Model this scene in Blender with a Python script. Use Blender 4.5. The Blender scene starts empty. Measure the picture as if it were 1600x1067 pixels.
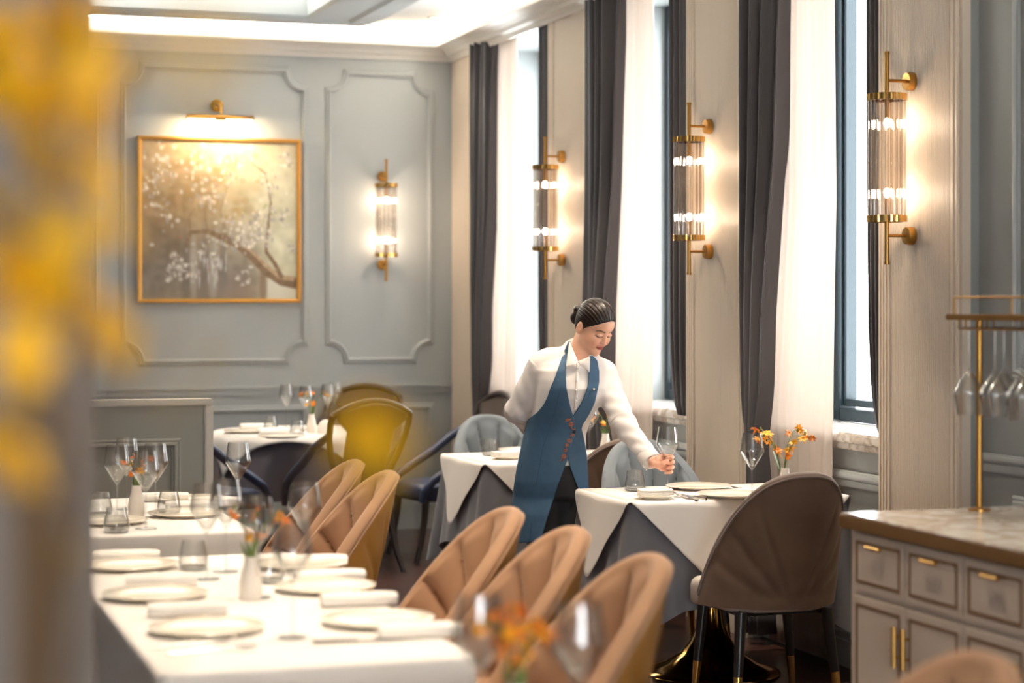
import bpy, bmesh, math, random
import numpy as np
from mathutils import Vector, Matrix
PI = math.pi
random.seed(7)
# ------------------------------------------------------------------ camera
scene = bpy.context.scene
COL = scene.collection
FPX, CX, HY, EYE = 3145.0, 800.0, 472.0, 1.55
YAW = math.radians(18.13)
SY, CY = math.sin(YAW), math.cos(YAW)
cam_d = bpy.data.cameras.new('camera'); cam = bpy.data.objects.new('camera', cam_d); COL.objects.link(cam)
cam_d.sensor_width = 36.0; cam_d.lens = FPX/1600.0*36.0
cam_d.shift_y = -(533.5-HY)/1600.0
cam.location = (0, 0, EYE); cam.rotation_euler = (PI/2, 0, -YAW)
cam_d.clip_start = 0.05; cam_d.clip_end = 200
cam_d.dof.use_dof = True; cam_d.dof.focus_distance = 8.55; cam_d.dof.aperture_fstop = 1.9
scene.camera = cam
# ------------------------------------------------------------------ exposure, world
vs = scene.view_settings
scene.display_settings.display_device = 'sRGB'
vs.view_transform = 'Standard'; vs.look = 'None'; vs.exposure = 1.1; vs.gamma = 1.0; vs.use_curve_mapping = False
scene.cycles.max_bounces = 10; scene.cycles.diffuse_bounces = 5; scene.cycles.glossy_bounces = 4
scene.cycles.transmission_bounces = 6; scene.cycles.transparent_max_bounces = 40
scene.cycles.caustics_reflective = False; scene.cycles.caustics_refractive = False
scene.cycles.sample_clamp_indirect = 6.0; scene.cycles.sample_clamp_direct = 0.0
scene.cycles.use_denoising = True
world = bpy.data.worlds.new('overcast_sky'); scene.world = world; world.use_nodes = True
wb = world.node_tree.nodes['Background']
wb.inputs[0].default_value = (0.93, 0.97, 1.0, 1); wb.inputs[1].default_value = 6.5

def lin(c):
    c = c/255.0
    return c/12.92 if c <= 0.04045 else ((c+0.055)/1.055)**2.4
def rgb(r, g, b): return (lin(r), lin(g), lin(b), 1.0)
WARM = (1.0, 0.82, 0.62)
def spot(name, loc, target, power, size_deg, blend=0.6, color=WARM, radius=0.05):
    d = bpy.data.lights.new(name, 'SPOT'); d.energy = power; d.color = color
    d.spot_size = math.radians(size_deg); d.spot_blend = blend; d.shadow_soft_size = radius
    o = bpy.data.objects.new(name, d); COL.objects.link(o); o.location = loc
    o.rotation_euler = (Vector(target)-Vector(loc)).to_track_quat('-Z', 'Y').to_euler()
    return o
def area(name, loc, rot, sx, sy, power, color):
    d = bpy.data.lights.new(name, 'AREA'); d.shape = 'RECTANGLE'; d.size = sx; d.size_y = sy
    d.energy = power; d.color = color
    o = bpy.data.objects.new(name, d); COL.objects.link(o); o.location = loc; o.rotation_euler = rot
    return o
# downlight positions (x, y, ceiling z, power, cone)
DOWN = [(1.0, 4.9, 3.56, 130, 52), (1.05, 6.1, 3.56, 130, 52), (1.0, 7.6, 3.56, 150, 52), (1.0, 3.2, 3.56, 120, 52),
        (3.35, 7.65, 3.40, 150, 46), (3.35, 9.75, 3.40, 120, 48), (2.3, 11.2, 3.56, 150, 60), (3.3, 5.0, 3.40, 55, 55),
        (2.2, 5.2, 3.56, 110, 60), (2.2, 7.3, 3.56, 80, 60), (3.61, 12.6, 3.40, 20, 60), (2.2, 8.6, 3.56, 80, 50), (0.5, 0.9, 3.56, 60, 50)]  # last one is added to brighten the yellow branches near the camera
for (x, y, z, p, c) in DOWN:
    spot('downlight_lamp', (x, y, z-0.03), (x, y, 0), p*.68, c*1.35)
TRAY = (2.66, 11.85)
# cove lighting behind the cornice ledge and round the ceiling tray
area('cove_lamp', (1.4, 13.18, 3.325), (PI, 0, 0), 5.0, 0.06, 60, (1.0, 0.86, 0.66))
for (lx, ly, sx, sy) in ((0, TRAY[1]+.1, 5.4, .06), (TRAY[0]+.1, 6.2, .06, 11.2)):
    area('tray_cove_lamp', (lx, ly, 3.42), (PI, 0, 0), sx, sy, 85, (1.0, 0.9, 0.76))
area('cove_lamp', (3.80, 7.0, 3.325), (PI, 0, 0), 0.06, 12.0, 75, (1.0, 0.86, 0.66))

# ------------------------------------------------------------------ pixel helpers (frame of 1600x1067)
FWD = Vector((SY, CY, 0)); RGT = Vector((CY, -SY, 0)); UPV = Vector((0, 0, 1))
def ray(px, py): return FWD + RGT*((px-CX)/FPX) + UPV*((HY-py)/FPX)
def at_z(px, py, z):
    d = ray(px, py); t = (z-EYE)/d.z; return Vector((0, 0, EYE)) + d*t
def at_x(px, py, x):
    d = ray(px, py); t = x/d.x; return Vector((0, 0, EYE)) + d*t
def at_y(px, py, y):
    d = ray(px, py); t = y/d.y; return Vector((0, 0, EYE)) + d*t
def at_d(px, py, dep): return Vector((0, 0, EYE)) + ray(px, py)*dep

# ------------------------------------------------------------------ materials
def nodes_of(m): return m.node_tree.nodes, m.node_tree.links
def mat(name, col, rough=0.5, metal=0.0, spec=0.5, sheen=0.0, coat=0.0, bump=0.0, bscale=60.0, var=0.0, vscale=4.0, stretch=None, sheencol=None):
    m = bpy.data.materials.new(name); m.use_nodes = True
    n, l = nodes_of(m); b = n['Principled BSDF']
    b.inputs['Base Color'].default_value = col; b.inputs['Roughness'].default_value = rough
    b.inputs['Metallic'].default_value = metal; b.inputs['Specular IOR Level'].default_value = spec
    if sheen:
        b.inputs['Sheen Weight'].default_value = sheen; b.inputs['Sheen Roughness'].default_value = 0.4
        if sheencol: b.inputs['Sheen Tint'].default_value = sheencol
    if coat: b.inputs['Coat Weight'].default_value = coat; b.inputs['Coat Roughness'].default_value = 0.1
    tc = mp = None
    if bump or var:
        tc = n.new('ShaderNodeTexCoord'); mp = n.new('ShaderNodeMapping'); l.new(tc.outputs['Object'], mp.inputs[0])
        if stretch: mp.inputs['Scale'].default_value = stretch
    if bump:
        t = n.new('ShaderNodeTexNoise'); t.inputs['Scale'].default_value = bscale; t.inputs['Detail'].default_value = 3
        l.new(mp.outputs[0], t.inputs['Vector'])
        bp = n.new('ShaderNodeBump'); bp.inputs['Strength'].default_value = bump; bp.inputs['Distance'].default_value = 0.004
        l.new(t.outputs[0], bp.inputs['Height']); l.new(bp.outputs[0], b.inputs['Normal'])
    if var:
        t = n.new('ShaderNodeTexNoise'); t.inputs['Scale'].default_value = vscale; t.inputs['Detail'].default_value = 4
        l.new(mp.outputs[0], t.inputs['Vector'])
        r = n.new('ShaderNodeValToRGB')
        r.color_ramp.elements[0].position = 0.3; r.color_ramp.elements[1].position = 0.7
        r.color_ramp.elements[0].color = tuple(c*(1-var) for c in col[:3])+(1,)
        r.color_ramp.elements[1].color = tuple(min(1, c*(1+var)) for c in col[:3])+(1,)
        l.new(t.outputs[0], r.inputs[0]); l.new(r.outputs[0], b.inputs['Base Color'])
    return m
def emit(name, col, s):
    m = bpy.data.materials.new(name); m.use_nodes = True; n, l = nodes_of(m)
    n.remove(n['Principled BSDF']); e = n.new('ShaderNodeEmission')
    e.inputs[0].default_value = col; e.inputs[1].default_value = s
    l.new(e.outputs[0], n['Material Output'].inputs[0]); return m
def glassmat(name, tint=(0.97, 0.98, 0.97), edge=(0.62, 0.66, 0.66), refl=1.0, rough=0.02, blend=0.25):
    # thin clear glass: straight-through transparency, darker towards grazing edges, Fresnel gloss on top
    m = bpy.data.materials.new(name); m.use_nodes = True; n, l = nodes_of(m); n.remove(n['Principled BSDF'])
    lw = n.new('ShaderNodeLayerWeight'); lw.inputs[0].default_value = blend
    mixc = n.new('ShaderNodeMix'); mixc.data_type = 'RGBA'
    mixc.inputs[6].default_value = tint+(1,); mixc.inputs[7].default_value = edge+(1,)
    l.new(lw.outputs['Facing'], mixc.inputs[0])
    tr = n.new('ShaderNodeBsdfTransparent'); l.new(mixc.outputs[2], tr.inputs[0])
    gl = n.new('ShaderNodeBsdfGlossy'); gl.inputs['Roughness'].default_value = rough
    l2 = n.new('ShaderNodeLayerWeight'); l2.inputs[0].default_value = 0.5
    pw = n.new('ShaderNodeMath'); pw.operation = 'POWER'; pw.inputs[1].default_value = 4.0; l.new(l2.outputs['Facing'], pw.inputs[0])
    mu = n.new('ShaderNodeMath'); mu.operation = 'MULTIPLY_ADD'; mu.inputs[1].default_value = 0.75*refl; mu.inputs[2].default_value = 0.045*refl; l.new(pw.outputs[0], mu.inputs[0])
    mx = n.new('ShaderNodeMixShader'); l.new(mu.outputs[0], mx.inputs[0]); l.new(tr.outputs[0], mx.inputs[1]); l.new(gl.outputs[0], mx.inputs[2])
    l.new(mx.outputs[0], n['Material Output'].inputs[0]); return m
def sheermat(name, col, trans):
    m = bpy.data.materials.new(name); m.use_nodes = True; n, l = nodes_of(m); n.remove(n['Principled BSDF'])
    d = n.new('ShaderNodeBsdfDiffuse'); d.inputs[0].default_value = col
    t = n.new('ShaderNodeBsdfTranslucent'); t.inputs[0].default_value = col
    x = n.new('ShaderNodeMixShader'); x.inputs[0].default_value = trans
    l.new(d.outputs[0], x.inputs[1]); l.new(t.outputs[0], x.inputs[2]); l.new(x.outputs[0], n['Material Output'].inputs[0]); return m
def marblemat(name, base, vein):
    m = mat(name, base, rough=0.18, coat=0.3); n, l = nodes_of(m); b = n['Principled BSDF']
    tc = n.new('ShaderNodeTexCoord'); t = n.new('ShaderNodeTexNoise'); t.inputs['Scale'].default_value = 5.0; t.inputs['Detail'].default_value = 8; t.inputs['Distortion'].default_value = 1.6
    l.new(tc.outputs['Object'], t.inputs['Vector'])
    r = n.new('ShaderNodeValToRGB'); e = r.color_ramp.elements
    e[0].position = 0.40; e[0].color = base; e[1].position = 0.62; e[1].color = base
    k = r.color_ramp.elements.new(0.5); k.color = vein
    l.new(t.outputs[0], r.inputs[0]); l.new(r.outputs[0], b.inputs['Base Color']); return m
def woodfloor(name):
    m = mat(name, rgb(62, 38, 34), rough=0.28, coat=0.15); n, l = nodes_of(m); b = n['Principled BSDF']
    tc = n.new('ShaderNodeTexCoord'); mp = n.new('ShaderNodeMapping'); mp.inputs['Rotation'].default_value = (0, 0, math.radians(40)); l.new(tc.outputs['Object'], mp.inputs[0])
    br = n.new('ShaderNodeTexBrick'); br.inputs['Scale'].default_value = 1.0; br.inputs['Brick Width'].default_value = 0.75; br.inputs['Row Height'].default_value = 0.11
    br.inputs['Mortar Size'].default_value = 0.002; br.inputs['Color1'].default_value = rgb(84, 52, 44); br.inputs['Color2'].default_value = rgb(56, 34, 31); br.inputs['Mortar'].default_value = rgb(28, 18, 16)
    l.new(mp.outputs[0], br.inputs['Vector'])
    ns = n.new('ShaderNodeTexNoise'); ns.inputs['Scale'].default_value = 9; ns.inputs['Detail'].default_value = 6
    mp2 = n.new('ShaderNodeMapping'); mp2.inputs['Rotation'].default_value = (0, 0, math.radians(40)); mp2.inputs['Scale'].default_value = (0.6, 7, 1); l.new(tc.outputs['Object'], mp2.inputs[0]); l.new(mp2.outputs[0], ns.inputs['Vector'])
    mx = n.new('ShaderNodeMix'); mx.data_type = 'RGBA'; mx.blend_type = 'MULTIPLY'; mx.inputs[0].default_value = 0.5
    l.new(br.outputs[0], mx.inputs[6]); l.new(ns.outputs['Color'], mx.inputs[7]); l.new(mx.outputs[2], b.inputs['Base Color']); return m
def vcolmat(name, rough=0.5, attr='Col', sub=0.0):
    m = mat(name, (0.5, 0.5, 0.5, 1), rough=rough); n, l = nodes_of(m); a = n.new('ShaderNodeAttribute'); a.attribute_name = attr
    l.new(a.outputs['Color'], n['Principled BSDF'].inputs['Base Color'])
    if sub:
        b = n['Principled BSDF']; b.inputs['Subsurface Weight'].default_value = sub; b.inputs['Subsurface Radius'].default_value = (0.012, 0.005, 0.003); b.inputs['Subsurface Scale'].default_value = 0.6
    return m
M = dict(
    wall=mat('grey_blue_wall_paint', rgb(172, 176, 177), rough=0.38, bump=0.03, bscale=300),
    dado=mat('grey_dado_paint', rgb(150, 153, 152), rough=0.4),
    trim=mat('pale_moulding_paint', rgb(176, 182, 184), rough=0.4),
    cornice=mat('white_cornice_paint', rgb(228, 224, 218), rough=0.5),
    ceiling=mat('white_ceiling_paint', rgb(226, 228, 230), rough=0.7),
    pier=mat('beige_fluted_panel', rgb(220, 206, 190), rough=0.5),
    pillar=mat('grey_pillar_paint', rgb(146, 134, 124), rough=0.5, var=0.06, vscale=3),
    floor=woodfloor('dark_wood_floor'),
    marble=marblemat('white_marble', rgb(232, 228, 222), rgb(188, 172, 158)),
    frame=mat('dark_window_frame', rgb(30, 44, 52), rough=0.4, spec=0.5),
    pane=glassmat('window_glass', (0.99, 0.995, 0.995), (0.94, 0.98, 0.98), 0.2),
    brass=mat('brushed_brass', rgb(172, 128, 66), rough=0.28, metal=1.0),
    brass_dark=mat('aged_brass', rgb(150, 108, 58), rough=0.35, metal=1.0),
    gold=mat('polished_gold', rgb(214, 168, 96), rough=0.12, metal=1.0),
    bulb=emit('warm_bulb', (1.0, 0.80, 0.58, 1), 300),
    tubelamp=emit('warm_tube_lamp', (1.0, 0.76, 0.46, 1), 30),
    lens=emit('downlight_lens', (1.0, 0.8, 0.55, 1), 6),
    crystal=glassmat('crystal_rod', (0.96, 0.94, 0.92), (0.50, 0.44, 0.41), 2.0, 0.04, 0.25),
    velvet=mat('grey_velvet', rgb(72, 68, 70), rough=0.85, sheen=0.5, sheencol=(0.7, 0.8, 1, 1), bump=0.15, bscale=220, var=0.15, vscale=3, stretch=(1, 1, 0.15)),
    sheer=sheermat('cream_sheer', rgb(222, 212, 204), 0.47),
    white_cloth=mat('white_tablecloth', rgb(236, 232, 228), rough=0.8, sheen=0.1, bump=0.06, bscale=400),
    overlay_cloth=mat('ivory_tablecloth', rgb(228, 222, 216), rough=0.8, bump=0.06, bscale=400),
    grey_cloth=mat('grey_tablecloth', rgb(112, 112, 118), rough=0.85, sheen=0.1, bump=0.08, bscale=400),
    dark_cloth=mat('dark_plum_tablecloth', rgb(82, 76, 84), rough=0.85, sheen=0.1, bump=0.08, bscale=400),
    tan_suede=mat('tan_suede', rgb(158, 120, 90), rough=0.75, sheen=0.3, sheencol=(1, .85, .7, 1), bump=0.06, bscale=140, var=0.08, vscale=7),
    tan_leather=mat('tan_leather', rgb(166, 116, 54), rough=0.38, bump=0.08, bscale=160, var=0.05),
    brown_suede=mat('brown_suede', rgb(112, 88, 72), rough=0.8, sheen=0.25, sheencol=(1, .9, .8, 1), bump=0.06, bscale=140, var=0.14, vscale=7),
    brown_inner=mat('taupe_suede', rgb(120, 104, 96), rough=0.8, sheen=0.3, bump=0.06, bscale=140),
    grey_suede=mat('blue_grey_suede', rgb(114, 122, 130), rough=0.8, sheen=0.3, bump=0.06, bscale=140, var=0.06, vscale=7),
    seat_lit=mat('lit_seat_leather', rgb(206, 196, 186), rough=0.5, bump=0.05, bscale=120),  # pale tone puts the light on the brown chairs' seats into colour
    black_leg=mat('black_lacquer_leg', rgb(24, 21, 22), rough=0.3),
    dark_wood=mat('dark_stained_wood', rgb(44, 34, 32), rough=0.35),
    navy=mat('navy_leather', rgb(34, 46, 74), rough=0.4),
    charcoal_up=mat('dark_brown_upholstery', rgb(58, 46, 40), rough=0.6),
    glass=glassmat('clear_glass', (0.985, 0.985, 0.98), (0.55, 0.57, 0.57), 2.2, 0.03, 0.22),
    plate=mat('cream_porcelain', rgb(236, 228, 212), rough=0.2, coat=0.4),
    napkin=mat('white_napkin', rgb(240, 236, 230), rough=0.85, bump=0.1, bscale=200),
    steel=mat('polished_steel', rgb(190, 184, 178), rough=0.15, metal=1.0),
    ceramic=mat('white_ceramic', rgb(238, 230, 220), rough=0.25, coat=0.3),
    petal=mat('orange_petal', rgb(240, 128, 20), rough=0.5, var=0.25, vscale=60),
    petal_y=mat('amber_petal', rgb(244, 168, 30), rough=0.5, var=0.2, vscale=60),
    stem=mat('green_stem', rgb(92, 116, 56), rough=0.5),
    leaf=mat('pale_green_leaf', rgb(150, 164, 110), rough=0.5),
    yellow=mat('yellow_petal', rgb(236, 180, 24), rough=0.5, var=0.12, vscale=40),
    twig=mat('brown_twig', rgb(120, 92, 62), rough=0.7),
    cab=mat('taupe_cabinet_lacquer', rgb(196, 182, 168), rough=0.4),
    cab_line=mat('bronze_inlay', rgb(128, 98, 72), rough=0.4, metal=0.3),
    cab_edge=mat('bronze_edge', rgb(130, 98, 62), rough=0.35, metal=0.7),
    divider=mat('grey_divider_panel', rgb(140, 142, 138), rough=0.5),
    divider_trim=mat('pale_divider_trim', rgb(196, 192, 184), rough=0.4),
)
# ------------------------------------------------------------------ mesh builder
class MB:
    def __init__(s): s.v = []; s.f = []; s.sm = []
    def add(s, vs, fs, smooth=False):
        o = len(s.v); s.v.extend([tuple(p) for p in vs]); s.f.extend([tuple(i+o for i in f) for f in fs]); s.sm.extend([smooth]*len(fs)); return s
    def box(s, c, d, rot=None, bevel=0.0):
        x, y, z = d[0]/2, d[1]/2, d[2]/2
        if bevel:
            b = min(bevel, x*.9, y*.9, z*.9); bm = bmesh.new(); bmesh.ops.create_cube(bm, size=1.0)
            for q in bm.verts: q.co = Vector((q.co.x*d[0], q.co.y*d[1], q.co.z*d[2]))
            bmesh.ops.bevel(bm, geom=bm.edges[:], offset=b, segments=2, affect='EDGES')
            bm.verts.ensure_lookup_table()
            vs = [q.co.copy() for q in bm.verts]; fs = [[q.index for q in f.verts] for f in bm.faces]; bm.free()
        else:
            vs = [Vector((a, b_, e)) for a in (-x, x) for b_ in (-y, y) for e in (-z, z)]
            fs = [(0, 1, 3, 2), (4, 6, 7, 5), (0, 4, 5, 1), (2, 3, 7, 6), (0, 2, 6, 4), (1, 5, 7, 3)]
        R = rot if rot is not None else Matrix.Identity(3)
        return s.add([R @ q + Vector(c) for q in vs], fs, False)
    def bx(s, x0, x1, y0, y1, z0, z1, bevel=0.0): return s.box(((x0+x1)/2, (y0+y1)/2, (z0+z1)/2), (x1-x0, y1-y0, z1-z0), None, bevel)
    def lathe(s, prof, c=(0, 0, 0), n=24, axis=None, cap=True, sx=1.0, sy=1.0):
        A = Matrix.Identity(3) if axis is None else Vector(axis).normalized().to_track_quat('Z', 'Y').to_matrix()
        vs = []; fs = []; k = len(prof); c = Vector(c)
        for (r, z) in prof:
            for i in range(n):
                a = 2*PI*i/n; vs.append(A @ Vector((r*math.cos(a)*sx, r*math.sin(a)*sy, z)) + c)
        for j in range(k-1):
            for i in range(n):
                i2 = (i+1) % n; fs.append((j*n+i, j*n+i2, (j+1)*n+i2, (j+1)*n+i))
        if cap:
            if prof[0][0] > 1e-6: fs.append(tuple(reversed(range(n))))
            if prof[-1][0] > 1e-6: fs.append(tuple(range((k-1)*n, k*n)))
        return s.add(vs, fs, True)
    def cyl(s, a, b, r0, r1=None, n=12):
        a = Vector(a); b = Vector(b); r1 = r0 if r1 is None else r1; L = (b-a).length
        return s.lathe([(r0, 0), (r1, L)], a, n, (b-a))
    def ball(s, c, r, n=12, sx=1, sy=1, sz=1, R=None):
        vs = []; fs = []; m = max(6, n//2); c = Vector(c); R = R if R is not None else Matrix.Identity(3)
        for j in range(m+1):
            t = PI*j/m
            for i in range(n):
                p = 2*PI*i/n; vs.append(R @ Vector((r*sx*math.sin(t)*math.cos(p), r*sy*math.sin(t)*math.sin(p), r*sz*math.cos(t))) + c)
        for j in range(m):
            for i in range(n):
                i2 = (i+1) % n; fs.append((j*n+i, (j+1)*n+i, (j+1)*n+i2, j*n+i2))
        return s.add(vs, fs, True)
    def tube(s, pts, r, n=8, closed=False, flat=1.0, upv=None):
        pts = [Vector(p) for p in pts]; k = len(pts); rs = r if isinstance(r, (list, tuple)) else [r]*k
        vs = []; fs = []; up = Vector(upv) if upv else Vector((0, 0, 1))
        pn = None
        for i in range(k):
            if closed: t = pts[(i+1) % k]-pts[i-1]
            else: t = pts[min(i+1, k-1)]-pts[max(i-1, 0)]
            t.normalize()
            if upv: nrm = up - t*up.dot(t)
            elif pn is None:
                u0 = up if abs(t.z) < 0.9 else Vector((1, 0, 0)); nrm = u0 - t*u0.dot(t)
            else: nrm = pn - t*pn.dot(t)
            nrm.normalize(); pn = nrm; bn = t.cross(nrm)
            for j in range(n):
                a = 2*PI*j/n; vs.append(pts[i] + nrm*(rs[i]*math.cos(a)) + bn*(rs[i]*flat*math.sin(a)))
        K = k if closed else k-1
        for i in range(K):
            i2 = (i+1) % k
            for j in range(n):
                j2 = (j+1) % n; fs.append((i*n+j, i*n+j2, i2*n+j2, i2*n+j))
        if not closed: fs += [tuple(reversed(range(n))), tuple(range((k-1)*n, k*n))]
        return s.add(vs, fs, True)
    def grid(s, fn, nu, nv, smooth=True, closeu=False):
        vs = [fn(i/(nu if closeu else nu-1), j/(nv-1)) for j in range(nv) for i in range(nu)]; fs = []
        for j in range(nv-1):
            for i in range(nu if closeu else nu-1):
                i2 = (i+1) % nu; fs.append((j*nu+i, j*nu+i2, (j+1)*nu+i2, (j+1)*nu+i))
        return s.add(vs, fs, smooth)
    def sweep(s, path, N, prof, closed=True, smooth=False):
        path = [Vector(p) for p in path]; N = Vector(N); k = len(path); m = len(prof); vs = []; fs = []
        for i in range(k):
            t1 = (path[i]-path[i-1]) if (closed or i > 0) else None
            t2 = (path[(i+1) % k]-path[i]) if (closed or i < k-1) else None
            s1 = N.cross(t1).normalized() if t1 is not None else None
            s2 = N.cross(t2).normalized() if t2 is not None else None
            if s1 is None: mm = s2
            elif s2 is None: mm = s1
            else: mm = (s1+s2)/max(0.3, 1+s1.dot(s2))
            for (a, b) in prof: vs.append(path[i]+mm*a+N*b)
        K = k if closed else k-1
        for i in range(K):
            i2 = (i+1) % k
            for j in range(m-1): fs.append((i*m+j, i*m+j+1, i2*m+j+1, i2*m+j))
        return s.add(vs, fs, smooth)
    def build(s, name, material, parent=None, solid=0.0, sub=0, off=0.0, recalc=True):
        me = bpy.data.meshes.new(name); me.from_pydata(s.v, [], s.f); me.update()
        if recalc:
            bm = bmesh.new(); bm.from_mesh(me); bmesh.ops.remove_doubles(bm, verts=bm.verts[:], dist=1e-5)
            bmesh.ops.recalc_face_normals(bm, faces=bm.faces[:]); bm.to_mesh(me); bm.free()
            sm = any(s.sm)
            if sm:
                me.polygons.foreach_set('use_smooth', [True]*len(me.polygons))
                if not all(s.sm): me.set_sharp_from_angle(angle=math.radians(40))
                else: me.set_sharp_from_angle(angle=math.radians(60))
        else: me.polygons.foreach_set('use_smooth', s.sm)
        o = bpy.data.objects.new(name, me); COL.objects.link(o)
        if material: me.materials.append(material)
        if parent is not None: o.parent = parent
        if solid:
            md = o.modifiers.new('thickness', 'SOLIDIFY'); md.thickness = solid; md.offset = off
        if sub:
            md = o.modifiers.new('smooth', 'SUBSURF'); md.levels = sub; md.render_levels = sub
        return o
def tag(o, label=None, cat=None, group=None, kind=None):
    if label: o['label'] = label
    if cat: o['category'] = cat
    if group: o['group'] = group
    if kind: o['kind'] = kind
    return o
def thing(name, label, cat, loc=(0, 0, 0), rotz=0.0, group=None):
    o = bpy.data.objects.new(name, None); COL.objects.link(o); o.location = loc; o.rotation_euler = (0, 0, rotz)
    o.empty_display_size = 0.1
    return tag(o, label, cat, group)
def struct(name, mb, m, **k): return tag(mb.build(name, m, **k), kind='structure')
def dup(root, loc, rotz=0.0, label=None, group=None, scale=None):
    r = root.copy(); COL.objects.link(r); r.location = loc; r.rotation_euler = (0, 0, rotz)
    if scale: r.scale = scale
    if label: r['label'] = label
    if group: r['group'] = group
    for ch in list(root.children):
        c = ch.copy(); COL.objects.link(c); c.parent = r
        for g in list(ch.children):
            d = g.copy(); COL.objects.link(d); d.parent = c
    return r
def sst(a, b, x):
    t = max(0.0, min(1.0, (x-a)/(b-a))); return t*t*(3-2*t)
def interp(x, xs, ys):
    return float(np.interp(x, xs, ys))
# ------------------------------------------------------------------ setting: room shell
BY, PX = 13.30, 3.92            # back wall plane, pier face plane
CZ = 3.40                       # perimeter ceiling
WX, SX = 4.40, 4.03             # window glass plane, spandrel face
XL, YN = -5.5, -5.0             # far left and near limits of the room
struct('floor', MB().bx(XL, 4.6, YN, BY+.2, -0.1, 0), M['floor'])
struct('wall_back', MB().bx(XL, 4.6, BY, BY+.2, 0, 3.75), M['wall'])
struct('wall_left', MB().bx(XL-.2, XL, YN, BY+.2, 0, 3.75), M['wall'])
struct('wall_near', MB().bx(XL, -1.6, YN-.2, YN, 0, 3.75).bx(1.6, 4.6, YN-.2, YN, 0, 3.75).bx(-1.6, 1.6, YN-.2, YN, 2.6, 3.75), M['wall'])  # unseen wall; its doorway is added to let sky light in as fill
# ceiling: flat perimeter with a raised tray inside a moulded frame
TX1, TY1, TX0, TY0 = 2.66, 11.85, -2.6, 0.6     # tray opening
OX1, OY1, OX0, OY0 = 3.22, 12.60, -3.2, 0.0     # outer edge of the moulded frame
c = MB()
c.bx(XL, OX0, YN, BY, CZ, CZ+.1).bx(OX1, PX+.1, YN, BY, CZ, CZ+.1).bx(OX0, OX1, YN, OY0, CZ, CZ+.1).bx(OX0, OX1, OY1, BY, CZ, CZ+.1)
c.bx(XL, 4.6, YN, BY, 3.60, 3.75)
struct('ceiling', c, M['ceiling'])
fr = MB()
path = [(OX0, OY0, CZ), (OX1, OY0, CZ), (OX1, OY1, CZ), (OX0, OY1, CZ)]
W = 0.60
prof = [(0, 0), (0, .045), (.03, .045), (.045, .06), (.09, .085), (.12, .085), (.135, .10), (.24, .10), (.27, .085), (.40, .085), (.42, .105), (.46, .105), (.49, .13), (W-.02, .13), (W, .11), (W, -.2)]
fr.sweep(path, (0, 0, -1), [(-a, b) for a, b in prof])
struct('trim_1', fr, M['trim'])  # darker moulding paint stands in for the frame's shading
# cornice with a ledge that hides the cove light: along the back wall and the window wall
cp = [(0, 3.20), (.015, 3.20), (.03, 3.225), (.06, 3.235), (.075, 3.255), (.11, 3.275), (.16, 3.285), (.16, 3.305), (.145, 3.31), (.145, 3.30), (0, 3.30)]
cb = MB()
pts = [(-a, b) for a, b in cp]
vs = []
for i, xx in enumerate((XL, None)):
    for (a, b) in cp: vs.append((xx if xx is not None else PX-a, BY-a, b))
for (a, b) in cp: vs.append((PX-a, YN, b))
m_ = len(cp); fs = []
for k in range(2):
    for j in range(m_): fs.append((k*m_+j, k*m_+(j+1) % m_, (k+1)*m_+(j+1) % m_, (k+1)*m_+j))
cb.add(vs, fs); struct('trim_2', cb, M['cornice'])
# window wall: piers, spandrels, lintels
PIERS = [(12.73, 13.30), (10.57, 11.26), (8.50, 9.18), (6.59, 7.22)]
WINS = [(11.26, 12.73), (9.18, 10.57), (7.22, 8.50)]
HEAD = 3.22
w = MB()
for (a, b) in PIERS: w.bx(PX+.035, 4.47, a, b, 0, 3.75)
for (a, b) in WINS:
    w.bx(SX, 4.47, a, b, 0, .955); w.bx(PX+.035, 4.47, a, b, HEAD, 3.75)
w.bx(3.99, 4.62, YN, 6.59, 0, 3.75)
struct('wall_right', w, M['dado'])
# pier facings: fluted centre, stepped fillets on both edges
def pier_face(a, b, near=True, far=True):
    pr = []                      # (y, x outwards)
    y = a
    if near:
        pr += [(a, -.035), (a, .0), (a+.022, .0), (a+.022, .012), (a+.034, .012), (a+.034, .0), (a+.046, .0), (a+.046, .014), (a+.064, .014), (a+.064, .0)]
        y = a+.07
    else: pr += [(a, -.035), (a, 0)]
    ye = b-.10 if far else b-.005
    n = int((ye-y)/.0137); st = (ye-y)/n
    for i in range(n):
        y0 = y+i*st
        pr += [(y0+.0015, .0), (y0+.0035, .0055), (y0+st-.0035, .0055), (y0+st-.0015, .0)]
    if far:
        e = ye
        for k in range(4):
            pr += [(e+.006, 0), (e+.006, .014), (e+.017, .014), (e+.017, 0)]; e += .024
        pr += [(b, 0), (b, -.035)]
    else: pr += [(b, 0), (b, -.035)]
    vs = [(PX-x, yy, z) for z in (0, 3.25) for (yy, x) in pr]; k = len(pr)
    return MB().add(vs, [(i, i+1, k+i+1, k+i) for i in range(k-1)])
for i, (a, b) in enumerate(PIERS): struct('trim_%d' % (i+3), pier_face(a, b, True, i > 0), M['pier'])
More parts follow.
